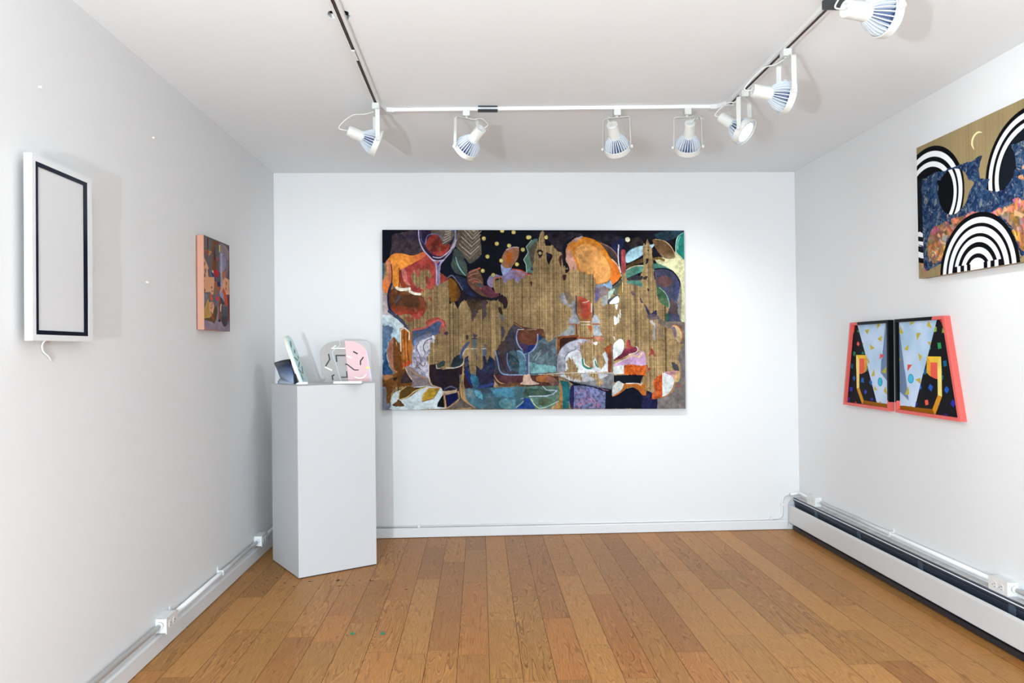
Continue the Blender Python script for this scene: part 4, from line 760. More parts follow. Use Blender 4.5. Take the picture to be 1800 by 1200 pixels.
    for x, y, a, b in ((222, 45, 9, 35), (240, 250, 14, 45), (228, 190, 8, 16), (385, 175, 10, 28), (400, 260, 16, 16)): d(Q, (x, y), a, '#6a4a44', rough=0.004, ry=b)
    p(Q, [(180, 300), (240, 290), (340, 270), (400, 340), (470, 330), (500, 420), (470, 540), (420, 500), (340, 520), (300, 440), (240, 560), (180, 700)], '#666068', rough=R, smooth=False); p(Q, [(220, 330), (300, 330), (290, 420), (240, 520), (215, 560)], '#7d7486', rough=R)
    p(Q, [(440, 70), (490, 80), (495, 300), (470, 340), (420, 350)], '#77604a', rough=R, smooth=False); p(Q, [(445, 60), (490, 70), (470, 150), (440, 200)], '#a0502c', rough=R)
    p(Q, [(500, -40), (570, -40), (572, 165), (505, 165)], '#24294a', smooth=False, rough=R); p(Q, [(505, -40), (572, -40), (570, 70), (505, 70)], '#47504e', smooth=False, rough=R)
    p(Q, [(500, 165), (565, 160), (545, 280), (500, 270)], '#a14e20', smooth=False, rough=R); p(Q, [(500, 240), (540, 280), (530, 400), (495, 400)], '#66606e', rough=R)
    p(Q, [(575, -40), (620, -40), (610, 190), (575, 190)], '#908ca6', smooth=False)
    p(Q, [(620, 20), (690, -20), (760, 30), (760, 330), (690, 330), (640, 200), (590, 300), (550, 320), (560, 260), (610, 120)], g, smooth=False, rough=R, mott=0.05)
    d(Q, (697, 95), 10, '#6a4a3c', ry=45, rough=0.002); d(Q, (685, 210), 10, '#9c5030', ry=35, rough=0.002); s(Q, [(740, -40), (745, 260)], 20, '#6c5a54', rough=0.003)
    p(Q, [(600, 200), (640, 360), (665, 500), (600, 440), (555, 350)], '#8d899f', smooth=False); p(Q, [(560, 370), (610, 420), (670, 520), (610, 570), (570, 500)], '#3e373c', rough=R, smooth=False)
    p(Q, [(620, 190), (660, 240), (700, 380), (725, 540), (700, 560), (660, 480), (635, 340)], '#bd4c26', rough=R); p(Q, [(715, 330), (760, 340), (760, 900), (735, 900), (720, 560)], '#6a2a34', smooth=False, rough=R)
    s(S, [(516, 1030), (520, 1210)], 14, '#a8383a'); s(Q, [(494, -40), (494, 370)], 10, '#a8383a')
    p(Q, [(340, 345), (375, 325), (405, 430), (380, 460), (355, 420)], '#c65724', rough=R)
    p(Q, [(310, 405), (340, 520), (330, 660), (400, 760), (340, 830), (215, 830), (222, 680), (270, 500)], '#af8b48', smooth=False, rough=0.001, mott=0.15); p(Q, [(340, 505), (410, 490), (430, 560), (440, 700), (425, 745), (380, 700), (335, 660)], '#cf9878', rough=R)
    for x, y in ((375, 560), (400, 530), (370, 620), (395, 600)): d(Q, (x, y), 9, '#7a5a4e', ry=20, rough=0.003)
    p(Q, [(180, 860), (260, 870), (420, 920), (480, 860), (510, 700), (520, 540), (560, 560), (540, 860), (590, 850), (760, 980), (760, 1130), (180, 1090)], '#857786', smooth=False, rough=R, mott=0.15)
    p(Q, [(215, 830), (340, 820), (400, 780), (430, 640), (480, 560), (510, 680), (480, 840), (440, 950), (370, 895), (215, 862)], '#5b4522', smooth=False, rough=R, mott=0.25); p(Q, [(385, 750), (410, 740), (430, 880), (400, 850)], '#9c3c30', rough=R)
    p(Q, [(540, 440), (580, 450), (575, 860), (530, 860)], '#7c4526', smooth=False, rough=R); s(Q, [(575, 400), (560, 560), (572, 640)], 16, '#4a1c20', rough=0.001); d(Q, (550, 880), 28, '#2b2222')
    p(Q, [(465, 390), (520, 375), (562, 430), (530, 460), (480, 450)], '#b53f4a', rough=R); d(Q, (500, 400), 14, '#c43038')
    p(Q, [(570, 550), (598, 530), (585, 600), (598, 680), (565, 680)], '#dcb69c'); p(Q, [(590, 560), (640, 540), (705, 560), (722, 800), (640, 830), (590, 800)], '#4d4d55', rough=R, mott=0.15); p(Q, [(585, 810), (720, 800), (710, 960), (650, 1010), (600, 920)], '#3c363e', rough=R, mott=0.2); p(Q, [(620, 555), (690, 545), (700, 570), (630, 580)], '#8c5a44', rough=R)
    s(Q, [(180, 1045), (400, 1075), (760, 1130)], 14, '#b06c54', rough=0.002)
    p(S, [(445, 890), (490, 870), (560, 905), (575, 950), (540, 1030), (510, 1045), (475, 1000)], '#a11d22', rough=0.001, mott=0.15); s(S, [(515, 920), (545, 920), (530, 990)], 12, '#d0525a')
    return A.C

def art_arc(P):
    xf = XR-0.040
    loc = lambda x, y: (lambda q: (q.y, q.z))(onto(x, y, 0, xf))
    A = Art(P[:, 1], P[:, 2], '#94835f', loc, E_ARC); p, s, d = A.poly, A.stroke, A.dot
    A.C *= weave(A, amt=0.22, px=0.0025, seed=5)[:, None]; bare = A.C.copy()
    A.C *= (1+0.18*vnoise(A.U, A.V*0.3, 22, 8))[:, None]
    K = np.array(lin('#07090d'))/A.E; Wt = np.array(lin('#eceef2'))/A.E
    def disc(cy, cz, rings, sel=None):
        r = np.hypot(A.U-cy, A.V-cz)
        out = r < rings[0]
        if sel is not None: out &= sel
        A.C[out] = K
        for a, b in zip(rings[1::2], rings[2::2]):
            w = np.clip((a-r)/0.0012+0.5, 0, 1)*np.clip((r-b)/0.0012+0.5, 0, 1)
            if sel is not None: w = w*sel
            A.C = A.C*(1-w[:, None])+Wt*w[:, None]
    disc(3.504, 1.915, [0.2757, 0.252, 0.226, 0.204, 0.180])
    disc(2.842, 1.920, [0.2548, 0.2357, 0.2135, 0.1965, 0.174])
    T1 = (1600, 160, 7.06); T2 = (1600, 320, 6.665)
    # the black tail and white ends at the far edge
    p(T2, [(80, -20), (150, -20), (150, 760), (100, 740)], '#0e141c', smooth=False)
    p(T2, [(80, 590), (115, 580), (155, 610), (150, 645), (80, 635)], '#eceef2', smooth=False); p(T2, [(80, 690), (155, 700), (150, 745), (80, 725)], '#eceef2', smooth=False); p(T2, [(80, 745), (160, 760), (160, 800), (80, 785)], '#10161e', smooth=False)
    # blue brushed field
    blue = [(150, 1120), (200, 1070), (300, 1010), (440, 990), (470, 960), (560, 935), (640, 900), (760, 870), (840, 815), (895, 795), (870, 880), (850, 960), (855, 1040), (880, 1120), (920, 1200)]
    C0 = A.C.copy()
    p(T1, blue + [(930, 1230), (140, 1230)], '#1c3356', smooth=False, rough=0.003)
    p(T2, [(135, -40), (930, -40), (890, 80), (1000, 115), (1100, 90), (1200, -60), (1200, -150), (1400, -150), (1400, 780), (1290, 900), (1280, 800), (900, 360), (380, 940), (200, 1040), (160, 1000), (150, 700), (140, 300)], '#1c3356', smooth=False, rough=0.003)
    p(T1, [(1245, 665), (1300, 650), (1412, 610), (1500, 600), (1500, 1200), (1180, 1200), (1260, 1090), (1310, 940), (1300, 800)], '#1f3858', smooth=False, rough=0.003)
    changed = np.abs(A.C-C0).sum(1) > 1e-4
    # brush marks in three blues and grey
    for k, (c, sc, th) in enumerate((('#4a607a', 1.0, 0.10), ('#7c8284', 1.3, 0.30), ('#101c40', 0.9, 0.16), ('#93917e', 1.7, 0.40), ('#2a4668', 1.1, 0.14))):
        a = 0.7+k*1.1; wx = 0.035*vnoise(A.U, A.V, 16, 60+k); wy = 0.035*vnoise(A.U, A.V, 16, 65+k); u = (A.U+wx)*math.cos(a)+(A.V+wy)*math.sin(a); v = -(A.U+wx)*math.sin(a)+(A.V+wy)*math.cos(a)
        n = vnoise(u*0.3, v, 150*sc, 30+k)+0.7*vnoise(u*0.4, v, 62, 90+k); w = np.clip((n-th)/0.08, 0, 1)*changed
        A.C = A.C*(1-0.8*w[:, None])+np.array(lin(c))/A.E*0.8*w[:, None]
    # left circle continues, shifted, where the field opens
    def hole(P_, tile, fn, smooth=True):
        C1 = A.C.copy(); A.C = np.zeros_like(A.C); e = A.E; A.E = 1.0; p(tile, P_, '#ffffff', rough=0.002, smooth=smooth, mott=0); A.E = e
        mk = (A.C[:, 0] > 0.5); A.C = C1; fn(mk)
    def left_open(mk):
        A.C[mk] = bare[mk]; disc(3.458, 1.945, [0.2235, 0.2095, 0.183, 0.169, 0.148], mk)
    hole([(440, 1010), (470, 985), (560, 960), (650, 985), (700, 1040), (725, 1120), (730, 1230), (700, 1300), (600, 1400), (360, 1300), (350, 1230), (380, 1100)], T1, left_open)
    hole([(340, -20), (725, -20), (690, 120), (640, 260), (540, 360), (460, 380), (370, 310), (330, 180), (335, 60)], T2, left_open)
    # right circle's dark lens
    p(T1, [(1412, 455), (1412, 600), (1330, 640), (1245, 670), (1290, 760), (1308, 900), (1280, 1060), (1200, 1180), (1110, 1230), (1105, 1080), (1130, 900), (1220, 700), (1320, 540)], '#10161e', smooth=False, mott=0.1)
    # coral and ochre flames
    def flames(tile, P_, c, r=0.008): p(tile, P_, c, rough=r, smooth=True, mott=0.3, ms=40)
    flames(T2, [(200, 700), (240, 600), (300, 520), (400, 470), (470, 500), (560, 430), (700, 370), (800, 360), (600, 500), (450, 650), (390, 800), (360, 920), (250, 930), (210, 830)], '#7c6040')
    flames(T2, [(950, 360), (1050, 310), (1150, 280), (1250, 220), (1400, 260), (1400, 760), (1280, 760), (1210, 560), (1080, 420)], '#85623c')
    for P_, c in (([(230, 600), (290, 510), (350, 540), (330, 580), (260, 610)], '#b0587c'), ([(330, 560), (420, 470), (460, 500), (420, 560), (360, 580)], '#c0647c'), ([(480, 440), (560, 410), (610, 440), (560, 480), (500, 490)], '#cc7a58'), ([(640, 400), (700, 350), (780, 350), (740, 380)], '#b86a84'),
                 ([(210, 740), (250, 780), (320, 800), (320, 850), (260, 880), (230, 930), (205, 840)], '#d98a50'), ([(360, 720), (410, 710), (400, 800), (360, 900), (320, 910), (360, 800)], '#d4a45c'), ([(230, 820), (290, 800), (300, 850), (240, 860)], '#e8c8ac'), ([(380, 640), (440, 620), (420, 690), (380, 690)], '#8c8a84'), ([(230, 650), (330, 620), (320, 700), (230, 720)], '#7a6a4c'),
                 ([(930, 370), (990, 330), (1060, 300), (1080, 350), (1010, 390)], '#c46a8a'), ([(1000, 340), (1060, 320), (1050, 390), (1010, 390)], '#e0925c'), ([(1120, 330), (1180, 280), (1250, 290), (1240, 350), (1140, 370)], '#d07a5c'), ([(1200, 200), (1290, 200), (1330, 280), (1280, 340), (1230, 280)], '#b05a94'), ([(1220, 220), (1260, 220), (1260, 320), (1230, 300)], '#e08c5c'),
                 ([(1190, 560), (1260, 500), (1330, 490), (1333, 640), (1280, 700), (1220, 640)], '#d99a48'), ([(1250, 540), (1300, 520), (1300, 600)], '#e8ccb4'), ([(1210, 560), (1250, 640), (1240, 680)], '#dcb84c'), ([(1120, 400), (1300, 360), (1333, 420), (1200, 480)], '#7d6c38'), ([(1300, 590), (1333, 590), (1325, 620), (1300, 615)], '#a43c5c'), ([(1280, 640), (1333, 660), (1333, 740), (1290, 740)], '#d08850')): flames(T2, P_, c, 0.005)
    for P_, c in (([(1340, 1050), (1390, 1040), (1410, 1100), (1350, 1080)], '#c08a60'), ([(1390, 930), (1430, 920), (1430, 960), (1390, 960)], '#c49070')): flames(T1, P_, c, 0.003)
    warm = (A.C[:, 0] > A.C[:, 2]*1.25) & (A.V < 1.90) & (np.abs(A.C-bare).sum(1) > 0.02) & (A.C.sum(1) > 0.08)
    for k, (c, th) in enumerate((('#b8607c', 0.22), ('#d88a4e', 0.18), ('#8a8880', 0.26), ('#5c4630', 0.16), ('#8c6a2c', 0.22), ('#e6b88c', 0.38), ('#a03c34', 0.36))):
        g = 0.02*vnoise(A.U, A.V, 34, 160+k); g2 = 0.02*vnoise(A.U, A.V, 34, 170+k); t_ = 1.1+0.5*math.sin(k*2.1)
        u = (A.U+g)*math.cos(t_)+(A.V+g2)*math.sin(t_); v = -(A.U+g)*math.sin(t_)+(A.V+g2)*math.cos(t_)
        n = vnoise(u*0.4, v, 78, 130+k)+0.8*vnoise(A.U+g*2, A.V+g2*2, 32, 140+k); w = np.clip((n-th)/0.10, 0, 1)*warm*0.65
        A.C = A.C*(1-w[:, None])+np.array(lin(c))/A.E*w[:, None]
    # arch with the chequer flip at its foot
    cy, cz = 3.161, 1.556; rr = [0.261, 0.240, 0.2155, 0.1995, 0.172, 0.157, 0.134, 0.112, 0.086, 0.067, 0.043]
    r = np.hypot(A.U-cy, A.V-cz); low = A.V < 1.600; dy = np.abs(A.U-cy)
    inn = (r < rr[0]) & ((A.V > cz) | (dy < rr[0])); A.C[inn] = K
    def ring(q, a, b, sel, col):
        w = np.clip((a-q)/0.0012+0.5, 0, 1)*np.clip((q-b)/0.0012+0.5, 0, 1)*sel; A.C[:] = A.C*(1-w[:, None])+col*w[:, None]
    for a, b in ((rr[1], rr[2]), (rr[3], rr[4])): ring(r, a, b, np.ones_like(r), Wt)
    for a, b in ((rr[5], rr[6]), (rr[7], rr[8]), (rr[9], rr[10])): ring(r, a, b, ~low, Wt)
    for a, b in ((0.134, 0.112), (0.086, 0.067), (0.043, -1)): ring(dy, a, b, low, Wt)
    # crescent
    m1 = np.hypot((A.U-3.120), (A.V-2.095)); m2 = np.hypot((A.U-3.1115), (A.V-2.093)); w = ((m1 < 0.0690) & (m2 > 0.0640) & ((A.U-3.12)*0.5+(A.V-2.095)*0.25 > -0.018) & (A.U > 3.100))
    mo = [(895, 515), (850, 500), (800, 530), (765, 590), (755, 650), (765, 690), (795, 727), (778, 660), (785, 600), (810, 550), (850, 520)]
    p(T1, mo, '#ece0a8', mott=0.06)
    return A.C

YEL_T = '#b9a838'
def cloudy(A, sel, c1, c2, sc=9):
    n = np.clip(vnoise(A.U, A.V, sc, 12)+0.6*vnoise(A.U, A.V, sc*2.2, 13)+0.5, 0, 1)[:, None]
    a = np.array(lin(c1))/A.E; b = np.array(lin(c2))/A.E
    A.C = np.where(sel[:, None], a*(1-n)+b*n, A.C)
def masked(A, tile, P_, smooth=False):
    C1 = A.C.copy(); A.C = np.zeros_like(A.C); e = A.E; A.E = 1.0; A.poly(tile, P_, '#ffffff', smooth=smooth, mott=0); A.E = e
    mk = A.C[:, 0] > 0.5; A.C = C1; return mk

def art_dip_far(P):
    xa = XR-0.014
    loc = lambda x, y: (lambda q: (q.y, q.z))(onto(x, y, 0, xa))
    A = Art(P[:, 1], P[:, 2], '#1b1c20', loc, E_DIP); p, s, d = A.poly, A.stroke, A.dot
    U = (1475, 550, 13.33); L_ = (1475, 635, 12.0)
    p(U, [(240, 260), (380, 260), (350, 440), (300, 570), (240, 600)], '#d24a3e', smooth=False, mott=0.03)
    # pale blue triangle with grey side
    mk = masked(A, U, [(415, 230), (1200, 200), (1200, 1275), (700, 1275)]) | masked(A, L_, [(555, -60), (1120, -60), (1120, 1000), (795, 870)])
    cloudy(A, mk, '#9fbfd8', '#c3d4ec')
    p(U, [(1090, 200), (1200, 200), (1200, 1275), (985, 1275)], '#6b7f9e', smooth=False, mott=0.04); p(L_, [(890, -60), (1120, -60), (1120, 520), (1060, 470), (875, 235)], '#6b7f9e', smooth=False, mott=0.04)
    for tr_ in ([(600, 400), (712, 375), (665, 500)], [(890, 240), (960, 265), (950, 310), (885, 362)], [(895, 605), (1010, 522), (985, 672)], [(717, 718), (828, 825), (742, 865)], [(1112, 740), (1175, 705), (1175, 775)], [(545, 690), (585, 715), (560, 745)], [(640, 1000), (722, 1160), (680, 1175)], [(280, 640), (305, 690), (280, 700)], [(335, 430), (350, 430), (345, 460)]): p(U, tr_, YEL_T, smooth=False, mott=0.08)
    for tr_ in ([(735, 155), (755, 300), (680, 315)], [(995, 110), (988, 258), (895, 225)], [(745, 505), (805, 610), (738, 600)], [(978, 520), (1018, 712), (938, 625)], [(600, 0), (640, 20), (620, 40)], [(850, 830), (900, 865), (850, 875)]): p(L_, tr_, YEL_T, smooth=False, mott=0.08)
    p(U, [(965, 945), (1055, 1000), (945, 1085)], '#dc5a52', smooth=False, mott=0.03)
    d(L_, (865, 433), 52, '#1d6f94', ry=92); d(L_, (865, 433), 42, '#45b3d4', ry=80)
    p(U, [(445, 660), (480, 722), (448, 782), (408, 722)], '#e05a54', smooth=False, mott=0.03)
    for q, c in (([(330, 900), (388, 915), (378, 1015), (325, 990)], '#2a7858'), ([(550, 885), (600, 960), (520, 965)], '#2a7858'), ([(440, 390), (470, 460), (425, 440)], '#5a8a58')): p(U, q, c, smooth=False)
    for q, c in (([(250, 50), (295, 50), (298, 155), (245, 140)], '#1e5a6c'), ([(315, 295), (348, 350), (318, 415), (278, 350)], '#2a5ca8'), ([(470, 345), (518, 350), (525, 450), (462, 440)], '#2a5ca8'), ([(665, 380), (700, 440), (672, 515), (632, 440)], '#2a5ca8'), ([(225, 535), (285, 545), (278, 635), (222, 620)], '#3a3aa4'),
                 ([(560, 585), (590, 640), (555, 700), (525, 640)], '#3a42ac'), ([(175, 755), (228, 760), (218, 850), (168, 840)], '#46307c'), ([(665, 770), (715, 765), (720, 830), (660, 820)], '#33348e'), ([(565, 200), (600, 120), (615, 170), (590, 215)], '#1f5c78'), ([(365, 640), (400, 650), (380, 670)], '#46307c'), ([(350, 835), (385, 905), (320, 890)], '#c84440')): p(L_, q, c, smooth=False)
    # gold handle
    p(U, [(400, 980), (640, 985), (640, 1290), (400, 1290)], '#e2ba3c', smooth=False, mott=0.04); p(U, [(635, 985), (640, 1290), (580, 1290), (582, 1105)], '#d89a2c', smooth=False); p(U, [(400, 980), (470, 1105), (470, 1290), (400, 1290)], '#ecd27c', smooth=False); p(U, [(470, 1105), (582, 1105), (580, 1290), (470, 1290)], '#dc6050', smooth=False, mott=0.03)
    p(L_, [(360, -60), (425, -60), (425, 550), (372, 575)], '#ecd27c', smooth=False, mott=0.04); p(L_, [(425, -60), (540, -60), (540, 230), (480, 262), (425, 265)], '#dc6050', smooth=False, mott=0.03); p(L_, [(530, -60), (590, -60), (588, 160), (560, 215), (530, 238)], '#d89a2c', smooth=False)
    p(L_, [(372, 575), (425, 550), (520, 825), (488, 912)], '#c98a24', smooth=False, mott=0.04); p(L_, [(488, 912), (518, 822), (1120, 912), (1120, 1030)], '#8b5612', smooth=False, mott=0.04)
    return A.C

def art_dip_near(P):
    xa = XR-0.014
    loc = lambda x, y: (lambda q: (q.y, q.z))(onto(x, y, 0, xa))
    A = Art(P[:, 1], P[:, 2], '#19191c', loc, E_DIP); p, s, d = A.poly, A.stroke, A.dot
    U = (1560, 545, 10.906); L_ = (1560, 650, 10.906)
    mk = masked(A, U, [(150, 230), (950, 170), (690, 1205), (150, 1205)]) | masked(A, L_, [(170, -10), (700, -10), (525, 720), (170, 700)])
    cloudy(A, mk, '#9fbfd8', '#c3d4ec')
    p(U, [(150, 230), (212, 230), (335, 1205), (150, 1205)], '#6b7f9e', smooth=False, mott=0.04); p(L_, [(170, -10), (332, -10), (410, 590), (170, 350)], '#6b7f9e', smooth=False, mott=0.04)
    for tr_ in ([(245, 290), (308, 455), (225, 435)], [(440, 225), (540, 222), (428, 295)], [(788, 195), (855, 350), (755, 305)], [(553, 435), (645, 435), (565, 580)], [(408, 660), (395, 775), (312, 750)], [(765, 610), (835, 612), (815, 685)], [(588, 815), (665, 885), (622, 990)], [(190, 930), (262, 925), (205, 1030)]): p(U, tr_, YEL_T, smooth=False, mott=0.08)
    for tr_ in ([(535, 180), (635, 150), (632, 265)], [(400, 310), (418, 465), (330, 478)], [(190, 170), (262, 240), (190, 245)], [(445, 680), (475, 705), (430, 705)]): p(L_, tr_, YEL_T, smooth=False, mott=0.08)
    p(U, [(383, 1038), (470, 1045), (385, 1172)], '#cf4a48', smooth=False, mott=0.03)
    d(L_, (448, 168), 55, '#1d6f94', ry=90); d(L_, (448, 168), 46, '#47b8dc', ry=80)
    for q, c in (([(915, 312), (942, 320), (942, 410), (885, 415)], '#86a83c'), ([(1055, 335), (1110, 430), (1042, 435)], '#86a83c'), ([(955, 625), (1020, 620), (1035, 730), (970, 745)], '#2e8a50'), ([(825, 690), (830, 760), (805, 745)], '#2a7858'), ([(1155, 690), (1180, 760), (1145, 745)], '#2a7858'), ([(1065, 975), (1125, 960), (1142, 1065), (1080, 1082)], '#1b5c7c'), ([(745, 1100), (745, 1205), (690, 1205)], '#1b5c7c')): p(U, q, c, smooth=False)
    for q, c in (([(700, -10), (760, -10), (740, 80), (690, 90)], '#1b5c7c'), ([(1040, 95), (1072, 110), (1060, 190), (1038, 195)], '#1f6a70'), ([(815, 265), (872, 320), (842, 415), (778, 345)], '#2657b0'), ([(1128, 305), (1185, 370), (1138, 460), (1085, 385)], '#2657b0'), ([(632, 265), (655, 330), (650, 370), (610, 370)], '#2657b0'), ([(715, 580), (775, 570), (788, 660), (728, 680)], '#e0574c'), ([(1250, 565), (1308, 625), (1262, 718), (1200, 645)], '#2f2e9c'), ([(1080, 835), (1150, 845), (1140, 905), (1065, 890)], '#3a2c74'), ([(545, 610), (580, 640), (560, 690), (528, 710)], '#2a2a94'), ([(985, 640), (1015, 650), (990, 680)], '#3a2c94'), ([(1320, 905), (1345, 910), (1340, 935), (1310, 930)], '#3a2c74')): p(L_, q, c, smooth=False)
    p(U, [(1000, 190), (1080, 170), (1130, 450), (1100, 420), (1030, 230)], '#d24a3e', smooth=False, mott=0.03)
    p(U, [(755, 885), (1025, 890), (1040, 1210), (750, 1210)], '#e2ba3c', smooth=False, mott=0.04); p(U, [(755, 885), (825, 1000), (828, 1210), (750, 1210)], '#dc9e2c', smooth=False); p(U, [(1025, 890), (1040, 1210), (960, 1210), (955, 1000)], '#e8d068', smooth=False); p(U, [(825, 1000), (955, 1000), (960, 1210), (828, 1210)], '#dd5a4c', smooth=False, mott=0.03)
    p(L_, [(752, -10), (830, -10), (830, 125), (790, 95), (755, 45)], '#dc9e2c', smooth=False); p(L_, [(828, -10), (960, -10), (960, 178), (900, 160), (828, 120)], '#dd5a4c', smooth=False, mott=0.03)
    p(L_, [(958, -10), (1035, -10), (1045, 510), (965, 480)], '#ead67c', smooth=False, mott=0.04); p(L_, [(965, 480), (1045, 510), (912, 870), (862, 752)], '#c98a20', smooth=False, mott=0.04); p(L_, [(170, 670), (862, 752), (912, 875), (170, 790)], '#8c540c', smooth=False, mott=0.04)
    return A.C


# ------------------------------------------------------------------ pedestal
PA = 0.5614; PS = 0.4641; PH = 1.0651
PN = Vector((-1.0112, 4.2301, 0)); PU = Vector((math.cos(PA), math.sin(PA), 0)); PV = Vector((-PU.y, PU.x, 0))
def pedestal():
    bm = bmesh.new(); g = 0.006
    q = [PN, PN+PU*PS, PN+PU*PS+PV*PS, PN+PV*PS]
    bot = [p+Vector((0, 0, g)) for p in q]
    add_prism(bm, bot, (0, 0, PH-g))
    c = (q[0]+q[2])/2
    o = bm_done('pedestal', bm, M_PED, bevel=0.0015)
    bm = bmesh.new(); add_prism(bm, [c+(p-c)*0.97 for p in q], (0, 0, g)); 
    e = empty('pedestal', (c.x, c.y, 0), 'tall white painted box pedestal standing in the left corner on the oak floor', 'pedestal')
    o.name = 'plinth_box'; o.parent = e; o.location = (-c.x, -c.y, 0)
    bm_done('plinth_foot', bm, M_BLACK, e)
pedestal()

# ------------------------------------------------------------------ things standing on the pedestal
M_CLEAR = bpy.data.materials.new('clear_acrylic'); M_CLEAR.use_nodes = True
nt = M_CLEAR.node_tree; nt.nodes.remove(nt.nodes['Principled BSDF'])
_t = nt.nodes.new('ShaderNodeBsdfTransparent'); _t.inputs[0].default_value = (0.985, 0.988, 0.99, 1)
_g = nt.nodes.new('ShaderNodeBsdfGlossy'); _g.inputs['Roughness'].default_value = 0.05
_lw = nt.nodes.new('ShaderNodeLayerWeight'); _lw.inputs['Blend'].default_value = 0.08
_x = nt.nodes.new('ShaderNodeMixShader'); _x.inputs[0].default_value = 0.07; nt.links.new(_t.outputs[0], _x.inputs[1]); nt.links.new(_g.outputs[0], _x.inputs[2])
nt.links.new(_x.outputs[0], nt.nodes['Material Output'].inputs['Surface'])
M_PEARL = bpy.data.materials.new('pearl_film'); M_PEARL.use_nodes = True
nt = M_PEARL.node_tree; _b = nt.nodes['Principled BSDF']; _b.inputs['Base Color'].default_value = (0.80, 0.80, 0.82, 1); _b.inputs['Roughness'].default_value = 0.25; _b.inputs['Alpha'].default_value = 0.10
M_GREYP = mat('grey_acrylic', tuple(x*0.85 for x in lin('#aba8a4')), 0.3, noise=0.02, nscale=10)
M_PINKP = mat('pink_acrylic', tuple(x*0.86 for x in lin('#eac4c8')), 0.35, noise=0.02, nscale=10)
M_LILAC = mat('lilac_edge', lin('#d3c9e8'), 0.3, noise=0.02)
M_INKB = mat('dark_inlay', lin('#1b2027'), 0.35, noise=0.1)
M_INKW = mat('white_inlay', lin('#f4f4f2'), 0.35, noise=0.02)
M_INKC = mat('cream_inlay', lin('#ecebe6'), 0.35, noise=0.02)
M_PALEB = mat('pale_blue_inlay', lin('#bcd3dc'), 0.35, noise=0.02)
M_YEL = mat('lemon_inlay', lin('#f4ef78'), 0.35, noise=0.02)
M_BLOCK = mat('white_acrylic_block', (0.88, 0.88, 0.885), 0.25, noise=0.01)
M_TEAL = mat('pale_teal_acrylic', lin('#b7d9d8'), 0.3, noise=0.06, nscale=40)
M_CREAM = mat('cream_acrylic', lin('#e2dfd2'), 0.3, noise=0.05, nscale=30)
M_PINKE = mat('pink_edge', lin('#e6b9bd'), 0.3, noise=0.03)
M_TEALD = mat('deep_teal_inlay', lin('#2f4c55'), 0.35, noise=0.1)

